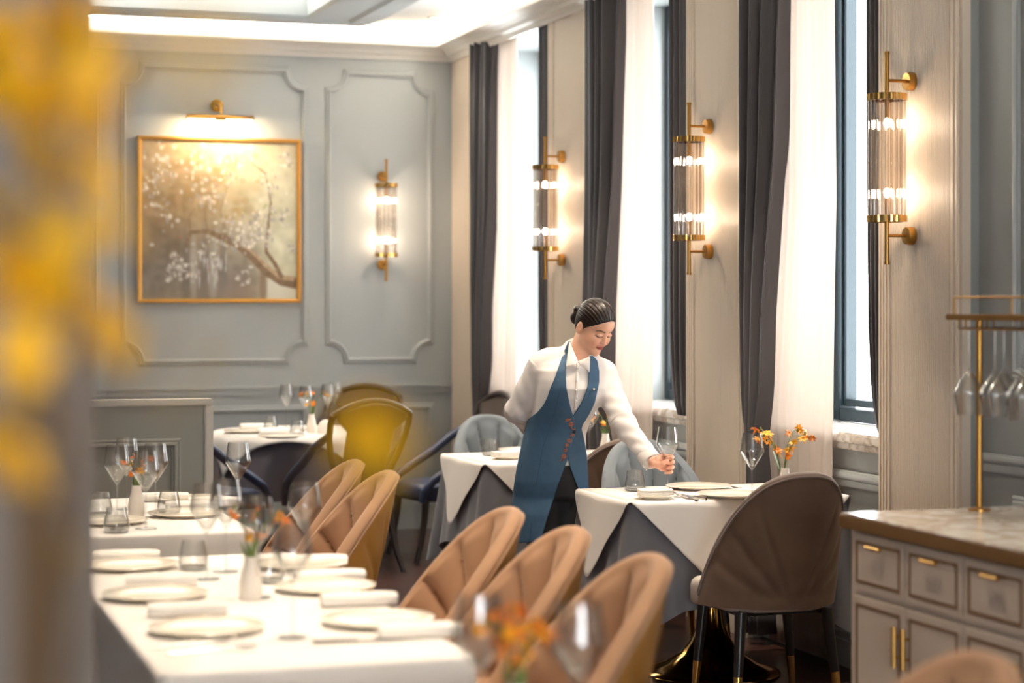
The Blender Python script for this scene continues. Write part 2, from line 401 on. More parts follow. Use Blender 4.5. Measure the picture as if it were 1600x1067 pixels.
# windows: frame, panes, marble sill
for i, (a, b) in enumerate(WINS):
    f = MB(); x0, x1 = WX-.03, WX+.06; z0, z1 = 1.0, HEAD; t = .055
    f.bx(x0, x1, b-t, b, z0, z1, .004).bx(x0, x1, a, a+t, z0, z1, .004).bx(x0, x1, a+t, b-t, z0, z0+t, .004).bx(x0, x1, a+t, b-t, z1-t, z1, .004)
    # inner sash
    f.bx(x0+.02, x1-.01, b-t-.026, b-t-.008, z0+t+.012, z1-t-.01, .004).bx(x0+.02, x1-.01, a+t+.008, a+t+.026, z0+t+.012, z1-t-.01, .004)
    f.bx(x0+.02, x1-.01, a+t+.026, b-t-.026, z0+t+.012, z0+t+.045, .004).bx(x0+.02, x1-.01, a+t+.026, b-t-.026, z1-t-.045, z1-t-.01, .004)
    fo = tag(f.build('window_%d' % (i+1), M['frame']), kind='structure')
    MB().bx(WX+.015, WX+.021, a+t, b-t, z0+t, z1-t).build('window_pane', M['pane'], fo)
    s = MB().bx(SX-.045, WX+.0, a+.002, b-.002, .955, .998, .008).bx(SX-.022, SX+.01, a+.002, b-.002, .925, .957, .006)
    s.build('window_sill', M['marble'], fo)
    r = MB().bx(SX-.03, SX+.0, a, b, .80, .835, .008).bx(SX-.018, SX+.0, a, b, .765, .80, .006)
    r.bx(SX-.03, SX, a, b, 0, .12, .006).bx(SX-.02, SX, a, b, .12, .15, .006)
    struct('trim_%d' % (i+7), r, M['trim'])
# back wall: notched panel mouldings, chair rail, baseboard
MPROF = [(-.022, 0), (-.022, .008), (-.014, .014), (-.006, .012), (0, .022), (.008, .024), (.014, .014), (.022, .012), (.022, 0)]
def notch_path(x0, x1, z0, z1, r, y=None, xw=None):
    pts = []
    def arc(cx, cz, a0, a1):
        for k in range(9):
            a = math.radians(a0+(a1-a0)*k/8); pts.append((cx+r*math.cos(a), cz+r*math.sin(a)))
    arc(x0, z0, 90, 0); arc(x1, z0, 180, 90); arc(x1, z1, 270, 180); arc(x0, z1, 360, 270)
    if y is not None: return [(p, y, q) for p, q in pts]
    return [(xw, p, q) for p, q in pts]
def bw(px): return at_y(px, 400, BY).x
def bz(px, py): return at_y(px, py, BY).z
up = MB()
zt, zb = bz(560, 114), bz(560, 563)
for (a, b) in ((192, 476), (513, 673)):
    up.sweep(notch_path(bw(a), bw(b), zb, zt, .125, y=BY), (0, -1, 0), MPROF)
up.sweep(notch_path(bw(192)-1.6, bw(192)-.17, zb, zt, .125, y=BY), (0, -1, 0), MPROF)
lz1, lz0 = bz(560, 636), .30
for (xa, xb) in ((bw(192)-1.6, bw(192)-.17), (bw(192), bw(476)), (bw(513), bw(673))):
    up.sweep([(xa, BY, lz0), (xb, BY, lz0), (xb, BY, lz1), (xa, BY, lz1)], (0, -1, 0), MPROF)
struct('trim_10', up, M['wall'])
rail = MB().bx(XL, PX, BY-.03, BY, .965, .995, .008).bx(XL, PX, BY-.018, BY, .925, .965, .006)
struct('trim_11', rail, M['wall'])
bs = MB().bx(XL, PX, BY-.025, BY, 0, .15).bx(XL, PX, BY-.03, BY, .15, .17, .006).bx(XL, PX, BY-.018, BY, .17, .21, .008)
struct('baseboard_back', bs, M['trim'])
# wall right of the last pier: chair rail, panels
r = MB(); x = 3.99
r.bx(x-.035, x, YN, 6.57, .965, .995, .008).bx(x-.02, x, YN, 6.57, .925, .965, .006)
r.sweep(list(reversed(notch_path(4.6, 6.33, 1.17, 3.0, .125, xw=x))), (-1, 0, 0), MPROF)
r.sweep([(x, 4.6, .3), (x, 4.6, .83), (x, 6.33, .83), (x, 6.33, .3)], (-1, 0, 0), MPROF)
r.bx(x-.025, x, YN, 6.57, 0, .15, .006)
struct('trim_12', r, M['wall'])
# grey pillar close to the camera on the left
pl = MB().bx(-.55, .372, 3.30, 3.85, 0, 3.60, .012)
pl.bx(-.57, .376, 3.29, 3.86, 0, .14, .006)
struct('wall_pillar', pl, M['pillar'])
# downlights in the ceiling
def make_downlight(loc, label):
    t = thing('ceiling_downlight', label, 'downlight', loc, 0, 'recessed ceiling downlights')
    MB().lathe([(.045, .0), (.06, .0), (.062, -.006), (.045, -.004)], n=24, cap=False).build('trim_ring', M['brass_dark'], t)
    MB().lathe([(.0, -.001), (.045, -.002)], n=20, cap=False).build('lens', M['lens'], t)
    return t
dl = None
dlab = {10: 'small recessed downlight in the flat ceiling near the corner of the back wall'}
for i, (x, y, z, p, cc) in enumerate(DOWN):
    z2 = CZ if x > OX1 or y > OY1 else 3.60
    lab = dlab.get(i, 'recessed ceiling downlight above tables and flowers, out of the picture')
    if dl is None: dl = make_downlight((x, y, z2-.001), lab)
    else: dup(dl, (x, y, z2-.001), 0, lab)
# ------------------------------------------------------------------ curtains
def curtain(name, label, cat, material, rows, X, amp, folds, seed, group=None, solid=.006, nu=120):
    # rows: (z, y0, y1) from top to bottom; vertical folds deepen where the cloth is gathered
    rnd = random.Random(seed); ph = [rnd.uniform(0, 6.28) for _ in range(6)]
    zs = [r[0] for r in rows][::-1]; a0 = [r[1] for r in rows][::-1]; a1 = [r[2] for r in rows][::-1]
    xo = [(r[3] if len(r) > 3 else 0) for r in rows][::-1]
    ztop, zbot = rows[0][0], rows[-1][0]
    w0 = abs(rows[0][2]-rows[0][1])
    def fn(u, v):
        z = ztop+(zbot-ztop)*v
        y0 = interp(z, zs, a0); y1 = interp(z, zs, a1)
        g = min(1.25, math.sqrt(w0/max(.05, abs(y1-y0))))
        a = 2*PI*folds*(u+.018*math.sin(ph[0]+3*v)+.03*math.sin(2*PI*u+ph[1]))
        x = X + interp(z, zs, xo) + amp*g*(math.sin(a)+.35*math.sin(2.3*a+ph[2]+v*1.4))*(.85+.15*math.sin(ph[3]+5*v))
        y = y0+(y1-y0)*u + .25*amp*math.cos(a)*.6
        return Vector((x, y, z))
    mb = MB().grid(fn, nu, 40)
    o = mb.build(name, material, None, solid=solid)
    # moved to its own origin at the foot of the cloth
    c = Vector((X, (rows[-1][1]+rows[-1][2])/2, zbot)); o.data.transform(Matrix.Translation(-c)); o.location = c
    return tag(o, label, cat, group)
Wn = ['near the back wall', 'behind the waitress', 'behind the brown chair']
DV = [(.05, .40), (.03, .50), (.04, .44)]; NV = [.24, .30, .15]
for i, (a, b) in enumerate(WINS):
    d0, d1 = DV[i]
    curtain('velvet_curtain', 'far grey velvet curtain, tied back low, at the window '+Wn[i], 'curtain', M['velvet'],
            [(3.24, b-d1, b-d0), (2.2, b-d1+.06, b-d0-.0), (1.5, b-d1+.17, b-d0-.0), (1.15, b-d1+.20, b-d0+.0), (1.0, b-d1+.24, b-d0-.03), (.90, b-d1+.27, b-d0-.09), (.75, b-d1+.24, b-d0-.07), (.05, b-d1+.20, b-d0-.03)],
            3.912, .050, 3, 10+i, 'grey velvet curtains')
    curtain('sheer_curtain', 'wide cream sheer curtain reaching the floor at the window '+Wn[i], 'curtain', M['sheer'],
            [(3.22, b-d1-.33, b-d1+.12), (2.0, b-d1-.36, b-d1+.16), (1.0, b-d1-.33, b-d1+.30), (.02, b-d1-.33, b-d1+.30)],
            3.964, .010, 6, 20+i, 'cream sheer curtains', solid=.002)
    n = NV[i]
    curtain('velvet_curtain', 'near grey velvet curtain gathered at sill height, window '+Wn[i], 'curtain', M['velvet'],
            [(3.24, a-.02, a+n), (2.0, a-.02, a+n-.01), (1.45, a-.02, a+n-.015, -.0), (1.2, a-.02, a+n-.04), (1.06, a-.02, a+n-.08), (.985, a-.03, a+n-.14)],
            3.948, .018, 4, 30+i, 'grey velvet curtains')
    # ------- the near sheer, only its lower fall shows below the tied velvet
    curtain('sheer_curtain', 'narrow cream sheer below the gathered velvet, window '+Wn[i], 'curtain', M['sheer'],
            [(3.22, a-.0, a+.10), (1.0, a-.0, a+n*.45), (.02, a-.0, a+n*.45)], 3.976, .005, 3, 40+i, 'cream sheer curtains', solid=.002, nu=60)
# ------------------------------------------------------------------ wall sconces
def make_sconce(loc, rotz, label):
    # local frame: the wall is the plane x = 0 and the lamp stands off towards -x
    t = thing('wall_sconce', label, 'wall lamp', loc, rotz, 'brass and crystal wall sconces')
    D = -.112
    for z in (.30, -.30):
        p = MB().lathe([(.0, 0), (.036, 0), (.036, .018), (.033, .03), (.0, .032)], (0, 0, z), 24, axis=(-1, 0, 0))
        p.build('backplate', M['brass'], t)
        MB().cyl((-.02, 0, z), (D, 0, z), .0065, n=10).build('arm', M['brass'], t)
    for sg in (1, -1):
        MB().lathe([(0, .235), (.009, .235), (.009, .40), (.0115, .40), (.0115, .412), (0, .412)], (D, 0, 0), 14, axis=(0, 0, sg)).build('rod', M['brass'], t)
    for sg in (1, -1):
        r = MB(); n = 14
        vs = []; k = 84
        def rad(a): return .072+.006*abs(math.cos(a*n/2))
        for (dr, z) in ((-.012, .222), (0, .222), (0, .248), (-.012, .248)):
            for j in range(k):
                a = 2*PI*j/k; vs.append((D+(rad(a)+dr)*math.cos(a), (rad(a)+dr)*math.sin(a), sg*z))
        fs = [(q*k+j, q*k+(j+1) % k, ((q+1) % 4)*k+(j+1) % k, ((q+1) % 4)*k+j) for q in range(4) for j in range(k)]
        r.add(vs, fs)
        r.bx(D-.062, D+.062, -.005, .005, sg*.235-.004, sg*.235+.004).bx(D-.005, D+.005, -.062, .062, sg*.235-.004, sg*.235+.004)
        r.build('crown_ring', M['gold'], t)
    for k in range(14):
        a = 2*PI*(k+.5)/14
        MB().lathe([(.0, -.232), (.012, -.232), (.012, .232), (.0, .232)], (D+.062*math.cos(a), .062*math.sin(a), 0), 10).build('crystal_rod', M['crystal'], t)
    for z in (.135, -.135):
        b = MB().ball((D, 0, z), .011, 14, sz=1.6).build('bulb', M['bulb'], t)
        s = 1 if z > 0 else -1
        MB().cyl((D, 0, z+s*.02), (D, 0, s*.235), .010, n=10).build('socket', M['brass'], b)
    return t
scy = [at_x(882, 330, PX).y, at_x(1112, 300, PX).y, at_x(1428, 250, PX).y]
scz = [(at_x(882, 247, PX).z+at_x(882, 404, PX).z)/2, (at_x(1112, 201, PX).z+at_x(1112, 390, PX).z)/2, (at_x(1428, 127, PX).z+at_x(1428, 369, PX).z)/2]
s0 = make_sconce((PX-.006, scy[2], scz[2]), 0, 'brass crystal-rod sconce on the nearest beige pier, above the sideboard')
dup(s0, (PX-.006, scy[1], scz[1]), 0, 'brass crystal-rod sconce on the pier right of the waitress, over the grey chair')
dup(s0, (PX-.006, scy[0], scz[0]), 0, 'brass crystal-rod sconce on the pier above the head of the waitress')
pb = at_y(597, 345, BY)
dup(s0, (pb.x, BY, pb.z), PI/2, 'brass wall sconce with crystal rods on the grey back wall right of the painting')
# ------------------------------------------------------------------ painting and its lamp
pc0, pc1 = at_y(214, 473, BY), at_y(468, 219, BY)
PXC, PZC, PW, PH = (pc0.x+pc1.x)/2, (pc0.z+pc1.z)/2, pc1.x-pc0.x, pc1.z-pc0.z
pt = thing('framed_painting', 'square blossom-tree painting in a thin gilt frame on the grey back wall', 'painting', (PXC, BY-.001, PZC-PH/2))
fr = MB(); fw = .026
fr.sweep([(-PW/2, 0, 0), (PW/2, 0, 0), (PW/2, 0, PH), (-PW/2, 0, PH)], (0, -1, 0), [(0, 0), (0, .05), (fw*.5, .052), (fw*.55, .044), (fw, .040), (fw, .012)])
fr.build('frame', mat('gilt_frame', rgb(206, 150, 74), rough=.35, metal=.6), pt)
def paint(N):
    rnd = np.random.RandomState(5)
    u, v = np.meshgrid(np.linspace(0, 1, N), np.linspace(0, 1, N))     # v down
    C = np.zeros((N, N, 3))
    c_l = np.array([150, 126, 96.]); c_r = np.array([206, 202, 176.]); c_b = np.array([128, 118, 106.]); c_t = np.array([196, 178, 150.])
    s = np.clip((u-.15)/.75, 0, 1)[..., None]; s = s*s*(3-2*s)
    C[:] = c_l*(1-s)+c_r*s
    b = np.clip((v-.45)/.35, 0, 1)[..., None]*np.clip((.86-u)/.2, 0, 1)[..., None]; C[:] = C*(1-b)+c_b*b
    t = np.clip((.35-v)/.35, 0, 1)[..., None]*.5; C[:] = C*(1-t)+c_t*t
    tn = rnd.rand(14, 14)
    def noise(k):
        g = rnd.rand(k+1, k+1); x = u*k; y = v*k; xi = np.minimum(x.astype(int), k-1); yi = np.minimum(y.astype(int), k-1); fx = x-xi; fy = y-yi
        return g[yi, xi]*(1-fx)*(1-fy)+g[yi, xi+1]*fx*(1-fy)+g[yi+1, xi]*(1-fx)*fy+g[yi+1, xi+1]*fx*fy
    C += ((noise(9)-.5)*30+(noise(30)-.5)*26)[..., None]
    def dab(x, y, rx, ry, col, a):
        d = ((u-x)/rx)**2+((v-y)/ry)**2; w = (np.clip(1.25-d, 0, 1)*a)[..., None]; w = np.minimum(w, 1); C[:] = C*(1-w)+np.array(col)*w
    def stroke(pts, w0, w1, col, a=.9):
        P = []
        for i in range(len(pts)-1):
            for k in range(26): f = k/26.; P.append((pts[i][0]*(1-f)+pts[i+1][0]*f, pts[i][1]*(1-f)+pts[i+1][1]*f))
        for i, (x, y) in enumerate(P):
            w = w0+(w1-w0)*i/len(P); dab(x+rnd.randn()*.002, y+rnd.randn()*.002, w, w, np.array(col)+rnd.randn()*10, a)
    for x, h, c in ((.33, .25, (176, 170, 160)), (.46, .2, (190, 184, 176)), (.28, .3, (104, 98, 90)), (.40, .33, (110, 100, 92)), (.52, .32, (112, 104, 96)), (.45, .3, (150, 142, 130))):
        dab(x, .82, .028, h, c, .6)
    dab(.88, .93, .13, .10, (214, 210, 196), .9); dab(.78, .93, .03, .14, (120, 100, 80), .8)
    dab(.62, .95, .16, .12, (140, 124, 114), .6)
    br = (124, 100, 76); lt = (178, 152, 122)
    stroke([(1.0, .90), (.90, .88), (.80, .82), (.72, .74), (.62, .66), (.54, .62), (.42, .57), (.31, .58), (.28, .66)], .036, .008, br)
    stroke([(.98, .87), (.89, .86), (.80, .79), (.72, .71), (.62, .64)], .016, .006, lt, .8)
    stroke([(.90, .86), (.86, .78), (.80, .70), (.81, .56), (.83, .38), (.80, .20), (.70, .13)], .015, .004, br, .8)
    stroke([(.42, .57), (.40, .44), (.44, .30), (.40, .16)], .006, .003, br, .6); stroke([(.55, .62), (.50, .44), (.54, .3), (.62, .2)], .006, .003, br, .6)
    stroke([(.31, .58), (.30, .48), (.34, .42)], .006, .003, br, .7)
    for k in range(70): dab(rnd.uniform(0, .75), rnd.uniform(.02, .5), rnd.uniform(.015, .05), rnd.uniform(.015, .05), [(170, 130, 70), (200, 160, 130), (150, 120, 80), (196, 176, 140)][rnd.randint(4)], .35)
    cl = [(.12, .10, .10, 26), (.14, .22, .08, 22), (.06, .27, .05, 12), (.42, .36, .07, 26), (.34, .2, .1, 22), (.55, .1, .14, 34), (.5, .26, .1, 24), (.6, .56, .1, 40), (.64, .62, .07, 30), (.75, .5, .08, 34), (.84, .3, .08, 26), (.9, .48, .06, 20), (.94, .1, .05, 14), (.1, .42, .07, 18), (.17, .5, .05, 12), (.42, .7, .09, 34), (.24, .76, .08, 26), (.3, .82, .06, 20), (.2, .86, .05, 14), (.66, .85, .05, 12), (.97, .68, .03, 8), (.8, .62, .06, 18)]
    for (x, y, r, n) in cl:
        for k in range(n):
            q = rnd.uniform(.6, 1); col = np.array([246, 238, 228])*q+np.array([0, -6, -4])*(1-q)
            dab(x+rnd.randn()*r*.6, y+rnd.randn()*r*.6, rnd.uniform(.006, .018), rnd.uniform(.007, .02), col, rnd.uniform(.5, 1))
    for k in range(20): dab(rnd.uniform(.36, .56), rnd.uniform(.72, .9), .006, rnd.uniform(.02, .06), (206, 206, 212), .6)
    for k in range(14): dab(rnd.uniform(.1, .6), rnd.uniform(.1, .9), .008, .008, (176, 88, 60), .5)
    for k in range(10): dab(rnd.uniform(.35, .85), rnd.uniform(.25, .65), .012, .01, (140, 146, 90), .5)
    C = np.clip(C, 0, 255)/255.
    return np.where(C <= .04045, C/12.92, ((C+.055)/1.055)**2.4)
NP = 200; pic = paint(NP)
cw, ch = PW/2-fw, PH
cv = MB().grid(lambda a, b: Vector((-cw+2*cw*a, -.026, PH-fw-(PH-2*fw)*b)), NP, NP, smooth=False).build('canvas', vcolmat('painted_canvas', .55), pt, recalc=False)
at_ = cv.data.color_attributes.new('Col', 'FLOAT_COLOR', 'POINT')
at_.data.foreach_set('color', np.concatenate([pic.reshape(-1, 3), np.ones((NP*NP, 1))], 1).astype(np.float32).ravel())
lp = at_y(338, 190, BY)
pl_ = thing('picture_light', 'brass picture light with two glowing tubes above the blossom painting', 'wall lamp', (lp.x, BY, lp.z))
q = at_y(336, 165, BY).z-lp.z
MB().lathe([(0, 0), (.042, 0), (.042, .02), (.02, .03), (0, .03)], (0, 0, q), 20, axis=(0, -1, 0)).build('backplate', M['brass'], pl_)
MB().tube([(0, -.02, q), (0, -.08, q), (.005, -.13, q-.03), (.01, -.15, .03)], .008, 10).build('arm', M['brass'], pl_)
hd = MB()
hd.grid(lambda a, b: Vector((-.22+.44*b, -.15+.03*math.cos(PI*a), .0+.03*math.sin(PI*a))), 14, 2)
hd.build('hood', M['brass'], pl_, solid=.003)
for x in (-.125, .125):
    MB().lathe([(0, -.085), (.011, -.085), (.013, 0), (.011, .085), (0, .085)], (x, -.15, .0), 12, axis=(1, 0, 0)).build('lamp_tube', M['tubelamp'], pl_)
area('picture_lamp', (lp.x, BY-.17, lp.z-.02), (math.radians(28), 0, 0), .42, .03, 4, (1.0, .74, .42))
# ------------------------------------------------------------------ low booth divider
dv = thing('booth_divider', 'low grey panelled divider with a pale moulded edge behind the far banquet table', 'divider', (1.0, 9.2, 0))
zt = at_y(250, 624, 9.2).z; xr = at_y(333, 700, 9.2).x-1.0
MB().bx(-1.2, xr-.04, 0, .08, 0, zt-.03).build('panel', M['divider'], dv)
e = MB().bx(-1.2, xr, -.012, .092, zt-.03, zt, .006).bx(xr-.04, xr, -.012, .092, 0, zt-.03, .006)
e.build('edge_trim', M['divider_trim'], dv)
e = MB().sweep([(-1.0, 0, .2), (xr-.17, 0, .2), (xr-.17, 0, zt-.20), (-1.0, 0, zt-.20)], (0, -1, 0), MPROF); e.build('panel_moulding', M['divider'], dv)
# ------------------------------------------------------------------ tablecloths
def rrect(x0, x1, y0, y1, r, step=.02):
    pts = []
    for (cx, cy, a0) in ((x1-r, y1-r, 0), (x0+r, y1-r, 90), (x0+r, y0+r, 180), (x1-r, y0+r, 270)):
        for k in range(9):
            a = math.radians(a0+90*k/8); pts.append((cx+r*math.cos(a), cy+r*math.sin(a), math.cos(a), math.sin(a), k not in (0, 8)))
    out = []
    for i, p in enumerate(pts):
        q = pts[(i+1) % len(pts)]; out.append(p)
        d = math.hypot(q[0]-p[0], q[1]-p[1])
        if d > step*1.5:
            n = int(d/step)
            for k in range(1, n): f = k/n; out.append((p[0]+(q[0]-p[0])*f, p[1]+(q[1]-p[1])*f, p[2], p[3], False))
    return out
def drape(mb, outline, z, hem, flare, ripple, seed, corners=()):
    # outline: (x, y, nx, ny, ..); the cloth rolls over the edge and falls to hem(i, arc)
    rnd = random.Random(seed); ph = [rnd.uniform(0, 6.28) for _ in range(5)]
    n = len(outline); arc = [0]
    for i in range(1, n): arc.append(arc[-1]+math.hypot(outline[i][0]-outline[i-1][0], outline[i][1]-outline[i-1][1]))
    cx = sum(p[0] for p in outline)/n; cy = sum(p[1] for p in outline)/n
    vs = []; rows = 0
    for f in (0.0, .5, .96): vs += [Vector((cx+(p[0]-cx)*f, cy+(p[1]-cy)*f, z)) for p in outline]; rows += 1
    R = .010
    for a in (20, 50, 90):
        a = math.radians(a); vs += [Vector((p[0]+p[2]*(R*math.sin(a)-R*.2), p[1]+p[3]*(R*math.sin(a)-R*.2), z-R*(1-math.cos(a)))) for p in outline]; rows += 1
    K = 16
    for k in range(1, K+1):
        t = k/K
        for i, p in enumerate(outline):
            h = hem(p, arc[i]); zz = z-R-(z-R-h)*t
            cd = min([math.hypot(p[0]-c[0], p[1]-c[1]) for c in corners]) if corners else 1
            cb = math.exp(-(cd/.06)**2)
            rip = ripple*t**1.6*(math.sin(arc[i]*17+ph[0]+.5*math.sin(arc[i]*5))+.5*math.sin(arc[i]*31+ph[1]))
            fold = ripple*2.2*t**1.3*math.exp(-(cd/.22)**2)*math.sin(cd*48+ph[2]*.2)
            off = R*.8+flare*t+rip+fold+cb*(.035*t)
            vs.append(Vector((p[0]+p[2]*off, p[1]+p[3]*off, zz)))
        rows += 1
    fs = []
    for j in range(rows-1):
        for i in range(n): i2 = (i+1) % n; fs.append((j*n+i, j*n+i2, (j+1)*n+i2, (j+1)*n+i))
    return mb.add(vs, fs, True)
def overlay(mb, x0, x1, y0, y1, z, drops, off=.019):
    # square cloth laid cornerwise: a triangular flap over each side; drops = (left, right, front, back)
    mb.grid(lambda a, b: Vector((x0+(x1-x0)*a, y0+(y1-y0)*b, z)), 12, 12)
    sides = [((x0, y1), (x0, y0), (-1, 0), drops[0]), ((x1, y0), (x1, y1), (1, 0), drops[1]), ((x0, y0), (x1, y0), (0, -1), drops[2]), ((x1, y1), (x0, y1), (0, 1), drops[3])]
    for (p, q, nn, D) in sides:
        if D <= 0: continue
        def fn(u, v, p=p, q=q, nn=nn, D=D):
            L = D*min(1.0, 1.04*(1-abs(2*u-1)))+.012; d = L*v
            x = p[0]+(q[0]-p[0])*u; y = p[1]+(q[1]-p[1])*u; R = off
            if d < R*1.57: a = d/R; o = R*math.sin(a); dz = R*(1-math.cos(a))
            else: o = R; dz = R+d-R*1.57
            o += .19*max(0, dz-R)*(.6+.4*(1-abs(2*u-1)))+.004*math.sin(u*19)*v
            return Vector((x+nn[0]*o, y+nn[1]*o, z-dz))
        mb.grid(fn, 41, 18)
    return mb
# ------------------------------------------------------------------ window tables
def tulip_table(loc, w, d, label):
    t = thing('dining_table', label, 'table', loc, 0, 'pedestal tables along the windows')
    MB().bx(-w/2, w/2, -d/2, d/2, .715, .742, .008).build('tabletop', M['dark_wood'], t)
    pr = [(.0, 0), (.285, 0), (.29, .006), (.285, .013), (.25, .022), (.19, .045), (.13, .085), (.085, .14), (.058, .20), (.045, .28), (.040, .40), (.042, .60), (.06, .69), (.12, .714), (0, .714)]
    MB().lathe(pr, (0, 0, 0), 48).build('pedestal', M['gold'], t)
    return t
WT = [(3.41, 7.74, .95, .60), (3.41, 9.77, .93, .74)]
names = ['window table under her hand', 'window table behind the waitress']
for (cx, cy, w, d), nm in zip(WT, names):
    tulip_table((cx, cy, 0), w, d, 'gold tulip-based pedestal table under cloths, the '+nm)
    x0, x1, y0, y1 = cx-w/2, cx+w/2, cy-d/2, cy+d/2
    cs = [(x0, y0), (x1, y0), (x0, y1), (x1, y1)]
    def hem(p, a, cs=cs):
        cd = min(math.hypot(p[0]-c[0], p[1]-c[1]) for c in cs); return .33-.13*math.exp(-(cd/.13)**2)
    o = drape(MB(), rrect(x0, x1, y0, y1, .03), .748, hem, .045, .010, 3, cs).build('grey_underlay_cloth', M['grey_cloth'])
    tag(o, 'long grey underlay cloth with falling corners on the '+nm, 'tablecloth', 'grey underlay cloths')
    o = overlay(MB(), x0-.004, x1+.004, y0-.004, y1+.004, .756, (.33, .33, .46, .40)).build('ivory_overlay_cloth', M['overlay_cloth'], solid=.0015)
    tag(o, 'ivory overlay cloth with pointed flaps on the '+nm, 'tablecloth', 'ivory overlay cloths')
# ------------------------------------------------------------------ long banquet tables
LT = [(.63, 1.335, 4.36, 6.34, 'nearest long banquet table'), (.60, 1.335, 6.98, 8.30, 'far banquet table before the grey divider'), (.66, 1.335, 2.2, 3.82, 'banquet table below the bottom edge of the picture')]
for k, (x0, x1, y0, y1, nm) in enumerate(LT):
    t = thing('banquet_table', 'wooden table under white cloth, the '+nm, 'table', ((x0+x1)/2, (y0+y1)/2, 0), 0, 'long banquet tables')
    hx, hy = (x1-x0)/2-.01, (y1-y0)/2-.01
    MB().bx(-hx, hx, -hy, hy, .71, .742).build('tabletop', M['dark_wood'], t)
    for sx in (-1, 1):
        for sy in (-1, 1): MB().cyl((sx*(hx-.06), sy*(hy-.06), 0), (sx*(hx-.06), sy*(hy-.06), .71), .022, .03, 10).build('leg', M['dark_wood'], t)
    cs = [(x0, y0), (x1, y0), (x0, y1), (x1, y1)]
    o = drape(MB(), rrect(x0, x1, y0, y1, .025), .75, lambda p, a: .10, .02, .006, 50+k, cs).build('white_tablecloth', M['white_cloth'])
    tag(o, 'white tablecloth hanging low over the '+nm, 'tablecloth', 'white banquet tablecloths')
# ------------------------------------------------------------------ round table at the back
RT = Vector((2.63, 12.26, 0)); RR = .53
t = thing('round_table', 'round table under plum and white cloths by the back wall', 'table', RT)
MB().lathe([(0, .71), (RR-.01, .71), (RR-.005, .725), (RR-.01, .742), (0, .742)], n=48).build('tabletop', M['dark_wood'], t)
MB().lathe([(0, 0), (.24, 0), (.24, .02), (.06, .06), (.04, .3), (.05, .71), (0, .71)], n=32).build('pedestal', M['dark_wood'], t)
ol = [(RT.x+RR*math.cos(a), RT.y+RR*math.sin(a), math.cos(a), math.sin(a), 0) for a in [2*PI*i/160 for i in range(160)]]
o = drape(MB(), ol, .748, lambda p, a: .37, .05, .014, 9).build('plum_underlay_cloth', M['dark_cloth']); tag(o, 'dark plum pleated cloth falling around the round table by the back wall', 'tablecloth')
def rcloth(u, v):
    a = 2*PI*u; b = a-math.radians(72); m = max(abs(math.cos(b)), abs(math.sin(b))); L = (.565/m)*v
    if L <= RR: r, z = L, .755
    else:
        e = L-RR; r = RR+.022+.03*min(1, e/.2)+.012*math.sin(a*14)*min(1, e/.15); z = .755-e*.97
        if e < .03: r = RR+.022*(e/.03)
    return Vector((RT.x+r*math.cos(a), RT.y+r*math.sin(a), z))
o = MB().grid(rcloth, 160, 40, closeu=True).build('white_overlay_cloth', M['white_cloth'], solid=.0015); tag(o, 'white square cloth with hanging corners over the round table', 'tablecloth')
# ------------------------------------------------------------------ shell-back chairs (face local +y)
ZB, HB, HWB = .385, .512, .280
def shell_pt(s, t, off):
    # s across (-1..1), t up (0..1); off: inwards offset from the outer skin
    s = max(-1, min(1, s))
    a = s*PI/2*.96
    zt = ZB+.03+(HB-.03)*max(0.0, 1-abs(s)**2.45)**.92
    z = ZB+(zt-ZB)*t
    h = (z-ZB)/HB
    rx = HWB-off; x = rx*math.sin(a)*(1-.05*h)
    y = -.265+off+.29*(1-math.cos(a))/1.0*(1-.10*h)-.085*h-.03*h*h
    y = min(y, .07-off*.2)
    return Vector((x, y, z))
def fan(s, z):
    return math.atan2(s*.42, max(.02, z-(ZB-.02)))
def shell(mb_out, mb_in, mb_pip):
    def outer(u, v):
        s = -1+2*u; p = shell_pt(s, v, 0); al = fan(s, p.z); g = 0
        for k in (-3.3, -2.3, -1.3, 1.3, 2.3, 3.3):
            d = (al-k*.31)*max(.05, (p.z-ZB))/.009; g += .008*math.exp(-d*d)*sst(0.03, .12, v)*(1-sst(.70, .92, v))
        n = Vector((math.sin(s*PI/2), -math.cos(s*PI/2), 0)); b = .012*math.sin(PI*v)*(1-s*s)
        return p-n*g+n*b
    mb_out.grid(outer, 97, 40)
    def inner(u, v):
        s = (-1+2*u)*.965; p = shell_pt(s, v*.985, .046); al = fan(s, p.z)
        q2 = abs(math.sin((al/.31+.5)*PI)); g = .040*(q2**.42)-.024
        n = Vector((-math.sin(s*PI/2), math.cos(s*PI/2), 0))
        return p+n*(g*sst(0, .12, 1-v)*sst(0, .2, v)*(1-sst(.92, 1, abs(s))))+Vector((0, 0, .012*(1-v)))
    mb_in.grid(inner, 121, 44)
    # rounded rim joining both skins
    def rim(u, v):
        s = -1+2*u; a = shell_pt(s, 1, 0); b = shell_pt(s*.965, .985, .046); f = .5-.5*math.cos(PI*v); m = a.lerp(b, f)
        up = Vector((math.sin(s*PI/2)*.75, 0, 1-.55*abs(s))).normalized()
        return m+up*(.022*math.sin(PI*v))
    mb_in.grid(rim, 97, 9)
    mb_pip.tube([shell_pt(-1+2*k/72, 1, -.002)+Vector((0, 0, .001)) for k in range(73)], .0045, 6)
    mb_out.grid(lambda u, v: shell_pt(-1+2*u, 0, .060*v), 97, 2)
